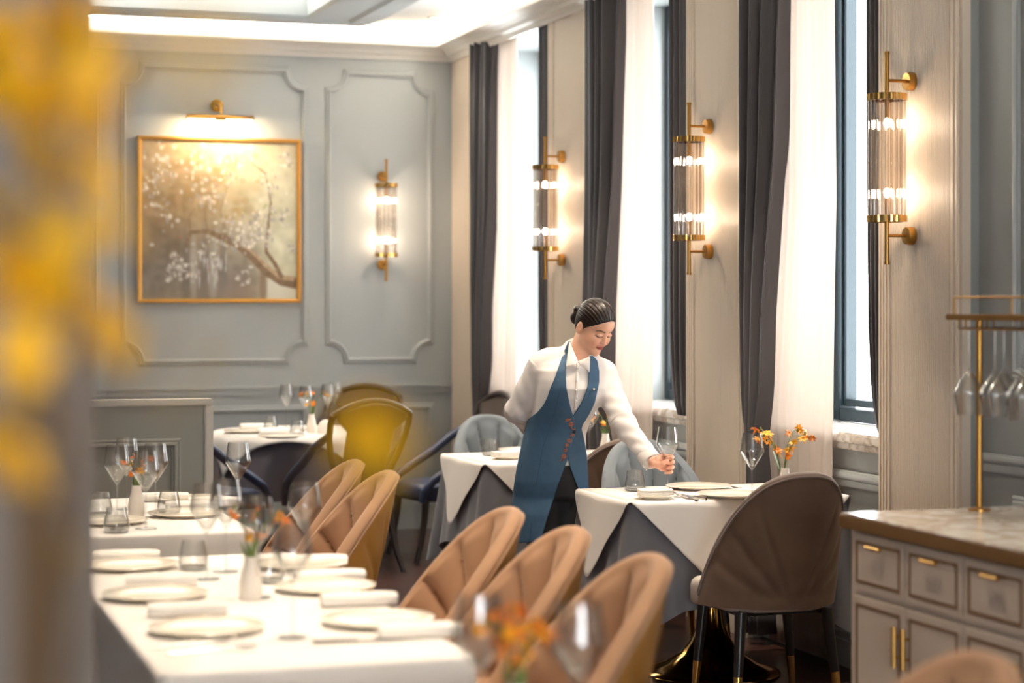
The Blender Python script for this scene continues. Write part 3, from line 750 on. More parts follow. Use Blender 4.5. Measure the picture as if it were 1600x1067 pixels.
def make_shell_chair(label, group, m_out, m_in, m_seat, loc, rotz):
    t = thing('shell_chair', label, 'chair', loc, rotz, group)
    a, b, p = MB(), MB(), MB(); shell(a, b, p)
    a.build('outer_shell', m_out, t); b.build('channelled_backrest', m_in, t); p.build('piping', m_in, t)
    s = MB(); K = 48
    def plan(a, f):
        c, d = math.cos(a), math.sin(a); e = 2/3.4
        y = math.copysign(abs(d)**e, d)*.20*f; x = math.copysign(abs(c)**e, c)*(.225+.052*sst(0, .12, y))*f; y -= .03*(1-sst(-.3, .0, y))*0; return x, y
    pr = [(0, .365), (.9, .365), (.97, .372), (1, .385), (1.0, .44), (.985, .458), (.94, .470), (.8, .476), (0, .482)]
    vs = []
    for (f, z) in pr:
        for k in range(K): x, y = plan(2*PI*k/K, f); vs.append((x, y, z))
    s.add(vs, [(j*K+i, j*K+(i+1) % K, (j+1)*K+(i+1) % K, (j+1)*K+i) for j in range(len(pr)-1) for i in range(K)], True)
    s.build('seat', m_seat, t)
    MB().bx(-.19, .19, -.17, .19, .352, .380, .01).build('seat_base', M['black_leg'], t)
    for sx in (-1, 1):
        for (y0, y1) in ((-.175, -.215), (.175, .190)):
            top = Vector((sx*.18, y0, .37)); bot = Vector((sx*.215, y1, 0)); mid = bot.lerp(top, .13/.37)
            l = MB().cyl(mid, top, .0175, .024, 14).build('leg', M['black_leg'], t)
            MB().cyl(bot, mid, .0125, .0178, 14).build('brass_ferrule', M['gold'], l)
    return t
bc = make_shell_chair('brown suede shell-back chair seen from behind in front of the window table', 'brown shell-back chairs', M['brown_suede'], M['brown_inner'], M['seat_lit'], (3.385, 7.17, 0), 0.0)
dup(bc, (3.46, 9.13, 0), 0.0, 'brown shell-back chair behind the reaching arm of the waitress')
gc = make_shell_chair('blue-grey shell-back chair behind the hand that holds the wine glass', 'blue-grey shell-back chairs', M['grey_suede'], M['grey_suede'], M['grey_suede'], (3.47, 8.36, 0), PI)
dup(gc, (3.40, 10.50, 0), PI, 'blue-grey shell-back chair at the far side of the window table behind the waitress')
tanlab = ['tan shell-back chair nearest the camera of the three at the long banquet table', 'middle one of the three tan shell-back chairs at the long banquet table', 'tan shell-back chair below the apron of the waitress, farthest of the front three', 'nearer one of the two tan shell-back chairs by the dark shield-back chair', 'farthest tan shell-back chair, half behind another tan chair', 'blurred tan chair top at the bottom right in front of the white sideboard']
tanpos = [(1.57, 4.72), (1.59, 5.36), (1.585, 5.93), (1.57, 7.36), (1.575, 7.92), (1.60, 3.20)]
tc = make_shell_chair(tanlab[0], 'tan shell-back chairs', M['tan_leather'], M['tan_suede'], M['tan_suede'], tanpos[0]+(0,), PI/2)
for p, l in list(zip(tanpos, tanlab))[1:]: dup(tc, p+(0,), PI/2, l)
# ------------------------------------------------------------------ dark shield-back chairs (face local +y)
def make_shield_chair(label, loc, rotz):
    t = thing('shield_chair', label, 'chair', loc, rotz, 'dark shield-back chairs around the round table')
    K = 40; pr = [(0, .36), (.96, .36), (1, .375), (1, .43), (.97, .452), (.85, .465), (0, .475)]; vs = []
    for (f, z) in pr:
        for k in range(K):
            a = 2*PI*k/K; c, d = math.cos(a), math.sin(a); e = 2/4.0
            y = math.copysign(abs(d)**e, d)*.25*f; wd = .25+.03*(y/.25)
            vs.append((math.copysign(abs(c)**e, c)*wd*f, y+.02, z))
    MB().add(vs, [(j*K+i, j*K+(i+1) % K, (j+1)*K+(i+1) % K, (j+1)*K+i) for j in range(len(pr)-1) for i in range(K)], True).build('seat', M['navy'], t)
    def by(z): return -.22-.16*max(0, (z-.45)/.5)**1.3
    # upholstered centre panel, crested top
    def panel(u, v):
        s = -1+2*u; zt = .975-.062*s*s; z = .47+(zt-.47)*v; w = .135+.085*sst(.80, .90, z)
        return Vector((w*s, by(z)+.02*s*s, z))
    MB().grid(panel, 15, 40).build('back_panel', M['charcoal_up'], t, solid=.03)
    top = [Vector((x, by(.93)+.03*(x/.24)**2, .985-.075*abs(x/.245)**2.0)) for x in [(-.245+.49*k/16) for k in range(17)]]
    MB().tube(top, .021, 8, flat=.8).build('top_rail', M['dark_wood'], t)
    for sx in (-1, 1):
        side = [(.245, .912), (.25, .86), (.242, .78), (.215, .68), (.175, .58), (.15, .50), (.145, .44)]
        MB().tube([Vector((sx*x, by(z)+.03, z)) for x, z in side], .019, 8).build('side_rail', M['dark_wood'], t)
        arm = [(sx*q0, q1, q2) for q0, q1, q2 in ((.245, by(.80)+.03, .80), (.275, -.16, .72), (.285, -.04, .63), (.285, .10, .55), (.275, .20, .49), (.262, .255, .42), (.255, .265, .36))]
        MB().tube(arm, [.018, .026, .028, .028, .027, .024, .02], 10).build('arm', M['navy'], t)
        MB().tube([(sx*.22, .225, .37), (sx*.222, .235, .25), (sx*.225, .26, .10), (sx*.228, .29, 0)], [.026, .022, .018, .016], 8).build('leg', M['dark_wood'], t)
        MB().tube([(sx*.19, -.19, .37), (sx*.195, -.21, .25), (sx*.205, -.26, .10), (sx*.215, -.32, 0)], [.026, .022, .018, .016], 8).build('leg', M['dark_wood'], t)
    return t
sc_ = make_shield_chair('dark shield-back chair seen from behind in front of the round table', (2.72, 11.44, 0), math.radians(14))
dup(sc_, (3.10, 12.87, 0), math.radians(150), 'dark brown shield-back chair between the round table and the back wall')
dup(sc_, (3.44, 11.80, 0), math.radians(97), 'navy shield-back chair seen side-on beside the grey chair by the windows')
dup(sc_, (1.94, 11.62, 0), math.radians(-62), 'navy shield-back chair half hidden behind the grey divider')
# ------------------------------------------------------------------ tableware
def make_wine_glass(label, loc, group='wine glasses on the tables'):
    t = thing('wine_glass', label, 'wine glass', loc, 0, group)
    MB().lathe([(.0028, .128), (.006, .134), (.014, .145), (.047, .198), (.0485, .204), (.047, .212), (.0375, .275), (.0368, .275), (.0460, .212), (.0472, .204), (.046, .199), (.013, .149), (.0, .143)], n=28, cap=False).build('bowl', M['glass'], t)
    MB().lathe([(.0042, .006), (.0034, .02), (.003, .07), (.003, .128), (.005, .134), (.0, .137)], n=12, cap=False).build('stem', M['glass'], t)
    MB().lathe([(0, 0), (.038, 0), (.039, .0015), (.036, .003), (.012, .0055), (.0042, .008), (0, .008)], n=28).build('foot', M['glass'], t)
    return t
def make_tumbler(label, loc):
    t = thing('water_tumbler', label, 'glass', loc, 0, 'water tumblers on the tables')
    MB().lathe([(.0, 0), (.036, 0), (.044, .008), (.0455, .018), (.044, .035), (.033, .088), (.0322, .088), (.0425, .035), (.0435, .02), (.040, .012), (0, .012)], n=28, cap=False).build('body', M['glass'], t)
    MB().lathe([(0, .001), (.035, .001), (.042, .008), (.0395, .0115), (0, .0115)], n=24).build('thick_base', M['glass'], t)
    return t
def make_plate(label, loc, r=.142, nm='dinner_plate', group='cream plates on the tables'):
    t = MB().lathe([(0, .004), (r*.55, .004), (r*.6, 0), (r*.64, 0), (r*.66, .004), (r*.98, .013), (r, .0155), (r*.985, .0175), (r*.68, .0095), (r*.62, .0075), (0, .0075)], n=56).build(nm, M['plate'])
    t.location = loc; return tag(t, label, 'plate', group)
def roll_mesh():
    # a napkin folded to a soft flat roll, the fold edges showing at the end
    mb = MB(); L, Wd, H = .20, .066, .034; n = 28
    vs = []; ks = 26
    for j in range(n):
        x = -L/2+L*j/(n-1); e = 1-.10*abs(2*j/(n-1)-1)**6; bend = .006*math.sin(PI*j/(n-1))
        for k in range(ks):
            a = 2*PI*k/ks; c, d = math.cos(a), math.sin(a); q = 2/3.0
            y = math.copysign(abs(c)**q, c)*Wd/2*e; z = math.copysign(abs(d)**q, d)*H/2*e+H/2
            y += bend; z += .0018*math.sin(a*7+x*25)
            vs.append((x, y, max(0, z)))
    fs = [(j*ks+k, j*ks+(k+1) % ks, (j+1)*ks+(k+1) % ks, (j+1)*ks+k) for j in range(n-1) for k in range(ks)]
    fs += [tuple(range(ks)), tuple(range((n-1)*ks, n*ks))]
    return mb.add(vs, fs, True)
def make_napkin(label, loc, rot, group='rolled white napkins'):
    o = roll_mesh().build('rolled_napkin', M['napkin']); o.location = loc; o.rotation_euler = (0, 0, rot); return tag(o, label, 'napkin', group)
def make_fold(label, loc, rot):
    t = thing('folded_napkin', label, 'napkin', loc, rot, 'folded napkins on bread plates')
    for k in range(4):
        z = .004+.0075*k
        MB().grid(lambda a, b, k=k: Vector((-.066+.132*a, -.045+.09*b, .0075*k+.004+.0025*math.sin(5*a+k)*math.sin(4*b))), 10, 8).build('fold', M['napkin'], t, solid=.006)
    return t
def make_fork(label, loc, rot):
    t = thing('fork', label, 'fork', loc, rot, 'forks and knives')
    h = MB(); P = [(-.10, .0, .009), (-.06, .001, .0075), (0, .006, .0035), (.04, .010, .004), (.055, .0095, .010), (.068, .008, .0115)]
    h.tube([(x, 0, z+.002) for x, z, w in P], [w for _, _, w in P], 8, flat=.22, upv=(0, 1, 0)); h.build('handle', M['steel'], t)
    for k in range(4):
        y = -.009+.006*k
        MB().tube([(.066, y, .010), (.085, y, .008), (.108, y, .012)], [.0024, .0022, .0012], 6).build('tine', M['steel'], t)
    return t
def make_knife(label, loc, rot):
    t = thing('table_knife', label, 'knife', loc, rot, 'forks and knives')
    MB().tube([(-.11, 0, .004), (-.06, 0, .0045), (0, 0, .004)], [.0065, .006, .0045], 8, flat=.6).build('handle', M['steel'], t)
    MB().tube([(0, 0, .004), (.03, .001, .004), (.09, .002, .004), (.115, -.004, .004)], [.008, .010, .0095, .002], 6, flat=.14, upv=(0, 1, 0)).build('blade', M['steel'], t)
    return t
def petal_flower(mb, r, seed):
    rnd = random.Random(seed)
    for k in range(6):
        a = 2*PI*k/6+rnd.uniform(-.15, .15); op = rnd.uniform(.75, 1.1); w = r*.22
        ca, sa = math.cos(a), math.sin(a)
        def fn(u, v):
            d = r*v*op; wd = w*math.sin(PI*min(.97, .12+.85*v))*(2*u-1); z = r*(.55*v**.7-.45*v*v)+.12*wd*wd/r
            return Vector((ca*d-sa*wd, sa*d+ca*wd, z))
        mb.grid(fn, 4, 6)
    mb.cyl((0, 0, -r*.9), (0, 0, r*.05), r*.07, r*.16, 7)
    return mb
blossoms = [petal_flower(MB(), .019, s) for s in range(4)]
def make_vase(label, loc, h=.115):
    t = thing('bud_vase', label, 'vase', loc, 0, 'white bud vases on the tables')
    MB().lathe([(0, 0), (.028, 0), (.031, .004), (.031, h*.35), (.026, h*.6), (.019, h*.85), (.0185, h), (.0165, h), (.017, h*.85), (.022, h*.5), (0, h*.4)], n=28).build('body', M['ceramic'], t)
    return t
def make_bunch(label, loc, seed, nst=4, nb=11, spread=.11, H=.15, dirs=None, pick=(0, 1, 2, 3), big=1.0):
    # stems rise out of the vase mouth and nod over; blossoms sit along the nodding ends
    rnd = random.Random(seed)
    t = thing('orange_flowers', label, 'flowers', loc, 0, 'orange flowers in bud vases')
    per = max(1, nb//nst); made = 0
    for s in range(nst):
        a = (dirs[s] if dirs else 2*PI*s/nst+rnd.uniform(-.4, .4)); sp = spread*rnd.uniform(.7, 1.1); hh = H*rnd.uniform(.8, 1.05)
        ca, sa = math.cos(a), math.sin(a)
        P = [Vector((ca*.004, sa*.004, -.06)), Vector((ca*.012, sa*.012, .02)), Vector((ca*sp*.30, sa*sp*.30, hh*.6)), Vector((ca*sp*.6, sa*sp*.6, hh*.92)), Vector((ca*sp*.9, sa*sp*.9, hh)), Vector((ca*sp*1.15, sa*sp*1.15, hh*.93))]
        MB().tube(P, [.002, .0022, .0018, .0014, .0012, .0008], 6).build('stem', M['stem'], t)
        for k in range(per):
            f = .35+.6*k/max(1, per-1) if per > 1 else .9
            i = min(4, int(f*5)); q = P[i].lerp(P[min(5, i+1)], f*5-i)
            off = Vector((rnd.uniform(-1, 1), rnd.uniform(-1, 1), rnd.uniform(-.7, .8)))*.016
            src = blossoms[rnd.randrange(4)]
            o = bpy.data.objects.new('blossom', BME[pick[rnd.randrange(len(pick))]]); COL.objects.link(o); o.parent = t; o.location = q+off
            o.rotation_euler = (rnd.uniform(.4, 1.6), 0, rnd.uniform(0, 6.28)); sc = big*rnd.uniform(.75, 1.15); o.scale = (sc, sc, sc)
        for k in range(4):
            q = P[4].lerp(P[5], k/3.)+Vector((0, 0, rnd.uniform(-.008, .01)))
            MB().ball(q, .0045, 8, sz=1.6).build('bud', M['petal'] if k % 2 else M['stem'], t)
    for k in range(3):
        a = rnd.uniform(0, 6.28); ca, sa = math.cos(a), math.sin(a); L = H*rnd.uniform(.5, .75)
        MB().grid(lambda u, v: Vector((ca*(.008+.35*L*v)-sa*.007*(2*u-1)*math.sin(PI*(.1+.88*v)), sa*(.008+.35*L*v)+ca*.007*(2*u-1)*math.sin(PI*(.1+.88*v)), -.02+L*v*(1.15-.2*v))), 3, 8).build('leaf', M['stem'], t)
    return t
BME = []
for i, b in enumerate(blossoms):
    o = b.build('blossom', M['petal_y'] if i % 2 else M['petal']); BME.append(o.data); bpy.data.objects.remove(o)
TZ, TW = .7505, .7572
# --- window table by the hand
A = lambda px, py, z=TW: tuple(at_z(px, py, z))
g0 = make_wine_glass('wine glass held by the waitress over the window table', A(1043, 770), 'wine glasses on the tables')
def wine(px, py, label, z=TZ, sc=None): return dup(g0, A(px, py, z), 0, label, scale=sc)
wine(1175, 785, 'standing wine glass between the held glass and the amber flowers', TW)
t0_ = make_tumbler('water tumbler at the left corner of the window table by the waitress', A(992, 767))
def tumb(px, py, label, z=TZ): return dup(t0_, A(px, py, z), 0, label)
def copy1(o, loc, rot, label):
    c = o.copy(); COL.objects.link(c); c.location = loc; c.rotation_euler = (0, 0, rot); c['label'] = label; return c
pl0 = make_plate('large cream plate under the held wine glass on the window table', A(1082, 764))
pl0.location.x += .03; pl0.location.y += .0
def plate(px, py, label, z=TZ): return copy1(pl0, A(px, py, z), 0, label)
plate(1142, 776, 'cream plate half hidden by the brown chair back', TW)
bp = make_plate('small bread plate under a folded napkin on the window table', A(1024, 779), .085, 'bread_plate')
f0 = make_fold('folded white napkin on the bread plate of the window table', (bp.location.x, bp.location.y, bp.location.z+.008), math.radians(-12))
fk = make_fork('inner fork lying left of the cream plate on the window table', A(1071, 778), math.radians(96))
dup(fk, A(1060, 777), math.radians(99), 'outer fork beside the folded napkin on the window table')
kn = make_knife('table knife lying beside the forks on the window table', A(1084, 777), math.radians(94))
dup(kn, A(1026, 765), math.radians(-12), 'table knife lying between the tumbler and the large plate')
dup(fk, A(1136, 763), math.radians(-85), 'fork right of the large plate at the far side of the window table')
v0 = make_vase('white bud vase with amber flowers behind the brown chair back', A(1226, 775))
vp = v0.location
make_bunch('amber flowers in the white vase beside the sheer curtain', (vp.x-.01, vp.y, vp.z+.112), 4, 6, 24, .12, .155, dirs=[math.radians(d) for d in (-15, 160, 15, 145, -35, 175)], pick=(1, 3, 3, 1, 0), big=1.2)
# --- window table behind the waitress
tumb(766, 712, 'water tumbler at the corner of the window table behind the waitress', TW)
b2 = copy1(bp, A(792, 717), 0, 'small bread plate on the window table behind the waitress')
dup(f0, (b2.location.x, b2.location.y, b2.location.z+.008), .2, 'folded white napkin on the window table behind the waitress')
plate(818, 706, 'cream plate on the window table behind the waitress, cut by her sleeve', TW)
wine(800, 703, 'wine glass showing behind the elbow of the waitress', TW)
wine(921, 712, 'wine glass seen between the apron and the reaching arm', TW)
vx = A(946, 712)
dup(v0, vx, 0, 'white bud vase hidden behind the reaching arm of the waitress')
make_bunch('orange flowers seen between the apron and the reaching arm', (vx[0], vx[1], vx[2]+.108), 9, 4, 10, .06, .10)
# --- nearest long table
NR = math.radians(3)
wine(323, 905, 'slim blurred wine glass left of the vase on the nearest long table')
wine(353, 893, 'wine glass behind the vase at the far end of the nearest long table')
wine(402, 934, 'wine glass right of the vase, close to the orange flowers')
wine(457, 996, 'large blurred wine glass between the two plate rows on the nearest table')
wine(476, 900, 'wine glass near the tan chairs at the far end of the nearest table')
vx = A(392, 936, TZ)
dup(v0, vx, 0, 'white bud vase in the middle of the nearest long table')
make_bunch('orange flowers in the vase in the middle of the nearest long table', (vx[0], vx[1], vx[2]+.108), 15, 4, 10, .075, .13, dirs=[math.radians(d) for d in (20, -20, 60, 200)])
tumb(302, 890, 'tumbler behind the rolled napkins on the left of the nearest table')
tumb(420, 910, 'tumbler between the vase and the right-hand napkins on the nearest table')
for px, py, l in ((322, 987, 'front left cream plate on the nearest long table'), (243, 934, 'second cream plate from the front on the left of the nearest table'), (205, 888, 'third cream plate from the front on the left of the nearest table'), (590, 974, 'front right cream plate on the nearest long table'), (508, 922, 'second cream plate from the front on the right of the nearest table'), (470, 886, 'third cream plate from the front on the right of the nearest table')):
    plate(px, py, l)
n0 = make_napkin('rolled napkin beside the front left plate of the nearest long table', A(293, 962, TZ), math.radians(-6))
for px, py, r, l in ((252, 915, -8, 'rolled napkin beside the second left plate of the nearest table'), (198, 877, -8, 'rolled napkin beside the third left plate of the nearest table'), (655, 996, -4, 'rolled napkin at the front right corner of the nearest table'), (560, 946, -4, 'rolled napkin beside the second right plate of the nearest table'), (515, 909, -4, 'rolled napkin beside the third right plate of the nearest table'), (490, 885, -4, 'rolled napkin at the far right end of the nearest table')):
    copy1(n0, A(px, py, TZ), math.radians(r)-YAW*0, l)
for px, py, r, l in ((330, 1018, 0, 'fork lying in front of the front left plate'), (300, 1008, 4, 'fork lying left of the front left plate')):
    dup(fk, A(px, py, TZ), math.radians(r), l)
dup(kn, A(560, 1003, TZ), 0, 'table knife lying in front of the front right plate')
# --- banquet table at the left
wine(183, 812, 'wine glass on the left of the far banquet table flowers')
wine(228, 826, 'front wine glass in the middle of the far banquet table')
wine(243, 808, 'wine glass right of the vase on the far banquet table')
wine(198, 796, 'rearmost wine glass behind the orange flowers of the far banquet table')
wine(372, 806, 'wine glass at the right end of the far banquet table')
vx = A(213, 806, TZ)
dup(v0, vx, 0, 'white bud vase among the wine glasses of the far banquet table')
make_bunch('orange flowers among the wine glasses of the far banquet table', (vx[0], vx[1], vx[2]+.108), 21, 5, 12, .05, .11)
tumb(182, 832, 'tumbler nearest the front edge of the far banquet table')
tumb(264, 804, 'tumbler right of the wine glasses on the far banquet table')
tumb(157, 806, 'tumbler at the left of the far banquet table beside the pillar')
for px, py, l in ((290, 806, 'cream plate at the front of the far banquet table'), (300, 783, 'cream plate behind the tumbler on the far banquet table'), (170, 818, 'cream plate at the left of the far banquet table')):
    plate(px, py, l)
for px, py, l in ((300, 797, 'rolled napkin right of the tumbler on the far banquet table'), (255, 783, 'rolled napkin at the far side of the far banquet table'), (335, 790, 'rolled napkin at the right end of the far banquet table')):
    copy1(n0, A(px, py, TZ), math.radians(-6), l)
# --- round table
RZ = .7565
wine(447, 669, 'leftmost wine glass on the round table by the back wall', RZ)
wine(478, 672, 'wine glass in front of the flowers on the round table', RZ)
wine(512, 668, 'wine glass right of the flowers on the round table', RZ)
wine(524, 664, 'rightmost wine glass on the round table by the back wall', RZ)
vx = A(487, 676, RZ)
dup(v0, vx, 0, 'white bud vase on the round table by the back wall')
make_bunch('orange flowers in the vase on the round table by the back wall', (vx[0], vx[1], vx[2]+.108), 33, 4, 10, .08, .13)
tumb(423, 672, 'tumbler left of the wine glasses on the round table', RZ)
tumb(464, 680, 'tumbler in front of the vase on the round table', RZ)
for px, py, l in ((385, 676, 'cream plate at the left of the round table'), (440, 684, 'cream plate at the front of the round table')):
    plate(px, py, l, RZ)
for px, py, l in ((400, 670, 'rolled napkin at the left of the round table'), (430, 677, 'rolled napkin at the front of the round table')):
    copy1(n0, A(px, py, RZ), 0, l)
o = MB().lathe([(0, 0), (.05, 0), (.052, .004), (.05, .03), (.04, .06), (.022, .078), (0, .084)], n=24).build('domed_napkin', M['napkin']); o.location = A(509, 677, RZ)
tag(o, 'white dome-shaped napkin standing on the round table', 'napkin')
# --- table at the bottom edge: only the tops show
def under(px, d, zoff=0): p = at_d(px, 1000, d); return (p.x, p.y, TZ)
dup(g0, under(748, 3.62), 0, 'blurred wine glass top at the bottom edge left of the orange flowers')
dup(g0, under(905, 3.52), 0, 'blurred wine glass rim at the bottom edge in front of the nearest tan chair')
vx = under(806, 3.60)
dup(v0, vx, 0, 'white bud vase below the picture under the blurred orange flowers')
make_bunch('blurred orange flowers at the bottom edge before the tan chairs', (vx[0], vx[1], vx[2]+.108), 41, 5, 20, .07, .125, big=1.3)
# ------------------------------------------------------------------ sideboard with glass rack
FX, FY, SH = 2.93, 5.58, .90       # front plane, far end, height
sb = thing('sideboard', 'taupe sideboard with marble top and bronze inlaid drawers and doors at the right', 'sideboard', (FX, FY, 0))
DW = .325; NDR = 6; LEN = .06+NDR*DW; DEP = .70
MB().bx(0, DEP, -LEN, 0, .06, SH-.045).build('body', M['cab'], sb)
MB().bx(.03, DEP, -LEN+.03, -.03, 0, .06).build('plinth', M['black_leg'], sb)
MB().bx(-.03, DEP+.02, -LEN-.03, .03, SH-.046, SH-.006, .004).build('bronze_edge', M['cab_edge'], sb)
MB().bx(-.026, DEP+.016, -LEN-.026, .026, SH-.006, SH, .003).build('marble_top', M['marble'], sb)
def face(name, y0, y1, z0, z1, ins=.028):
    d = MB().bx(-.014, .0, y0, y1, z0, z1, .003).build(name, M['cab'], sb)
    MB().sweep([(-.014, y1-ins, z0+ins), (-.014, y0+ins, z0+ins), (-.014, y0+ins, z1-ins), (-.014, y1-ins, z1-ins)], (-1, 0, 0), [(-.005, 0), (-.005, .002), (.005, .002), (.005, 0)]).build('inlay', M['cab_line'], d)
    return d
for k in range(NDR):
    y1 = -.03-k*DW-.004; y0 = y1-DW+.008; ym = (y0+y1)/2
    d = face('drawer', y0, y1, .672, .846)
    MB().cyl((-.012, ym-.022, .812), (-.030, ym-.022, .812), .004, n=8).cyl((-.012, ym+.022, .812), (-.030, ym+.022, .812), .004, n=8).tube([(-.031, ym-.042, .812), (-.031, ym+.042, .812)], .0065, 10).build('knob', M['gold'], d)
    d = face('door', y0, y1, .085, .655)
    yk = (y0+.022) if k % 2 == 0 else (y1-.022)
    MB().cyl((-.012, yk, .51), (-.034, yk, .51), .004, n=8).cyl((-.012, yk, .57), (-.034, yk, .57), .004, n=8).tube([(-.035, yk, .48), (-.035, yk, .60)], .0075, 10).build('handle', M['gold'], d)
sr = MB().tube([(.07, .0, .845), (.07, .035, .85), (.07, .062, .842), (.07, .072, .81), (.07, .074, .5), (.07, .074, .06), (.07, .06, .03), (.07, .0, .03)], .011, 10).build('side_rail', M['brass'], sb)
# rack
rk = thing('glass_rack', 'brass glass rack standing on the marble top of the sideboard', 'rack', (3.30, 5.50, SH))
pp = at_z(1530, 797, SH)
RX0, RX1 = 3.26-3.30, 3.56-3.30
ph = at_d(1530, 497, (pp-Vector((0, 0, EYE))).dot(FWD)).z-SH
px_, py_ = pp.x-3.30, pp.y-5.50
MB().lathe([(0, 0), (.035, 0), (.035, .006), (.012, .010), (.012, .012), (.0105, .012), (.0105, ph), (0, ph)], (px_, py_, 0), 20).build('post', M['brass'], rk)
MB().lathe([(0, 0), (.035, 0), (.035, .006), (.012, .010), (.0105, .012), (.0105, ph), (0, ph)], (px_, py_-1.3, 0), 20).build('post', M['brass'], rk)
y1r = .085; y0r = -1.55
MB().bx(RX0, RX1, y0r, y1r, ph-.006, ph+.012, .003).build('shelf', M['brass_dark'], rk)
gl = MB(); z = ph+.065
gl.tube([(RX0+.02, y0r, z), (RX0+.02, y1r-.02, z), (RX1-.02, y1r-.02, z), (RX1-.02, y0r, z)], .0032, 6)
for yy in (y1r-.02, y1r-.35, y1r-.68, y1r-1.0): gl.cyl((RX0+.02, yy, ph), (RX0+.02, yy, z), .003, n=6).cyl((RX1-.02, yy, ph), (RX1-.02, yy, z), .003, n=6)
gl.build('gallery_rail', M['brass'], rk)
hz = ph-.034
for k in range(3):
    xx = RX0+.05+k*.10
    for dx in (-.012, .012): MB().tube([(xx+dx, y1r-.02, ph-.004), (xx+dx, y1r-.02, hz), (xx+dx, y0r, hz), (xx+dx, y0r, ph-.004)], .003, 6).build('glass_runner', M['brass'], rk)
gh = thing('stemmed_glass', 'stemmed glass hanging upside down at the far end of the rack, left of the post', 'wine glass', (0, 0, 0), 0, 'stemmed glasses hanging in the rack')
for ch in list(g0.children):
    c = ch.copy(); COL.objects.link(c); c.parent = gh
labs = ['stemmed glass hanging upside down at the far end of the rack, left of the post', 'second hanging stemmed glass, just right of the rack post', 'third hanging stemmed glass in the rack, counted from the far end', 'hanging stemmed glass behind the second one in the rack', 'hanging stemmed glass behind the third one in the rack', 'hanging stemmed glass cut by the right edge of the picture']
k = 0
for (xx, yy) in ((RX0+.05, y1r-.06), (RX0+.05, y1r-.21), (RX0+.05, y1r-.36), (RX0+.15, y1r-.10), (RX0+.15, y1r-.25), (RX0+.05, y1r-.51)):
    loc = (3.30+xx, 5.50+yy, SH+hz+.0035+.004)
    if k == 0: g = gh; g.location = loc
    else: g = dup(gh, loc, 0, labs[k])
    g.rotation_euler = (PI, 0, 0); g['label'] = labs[k]; k += 1
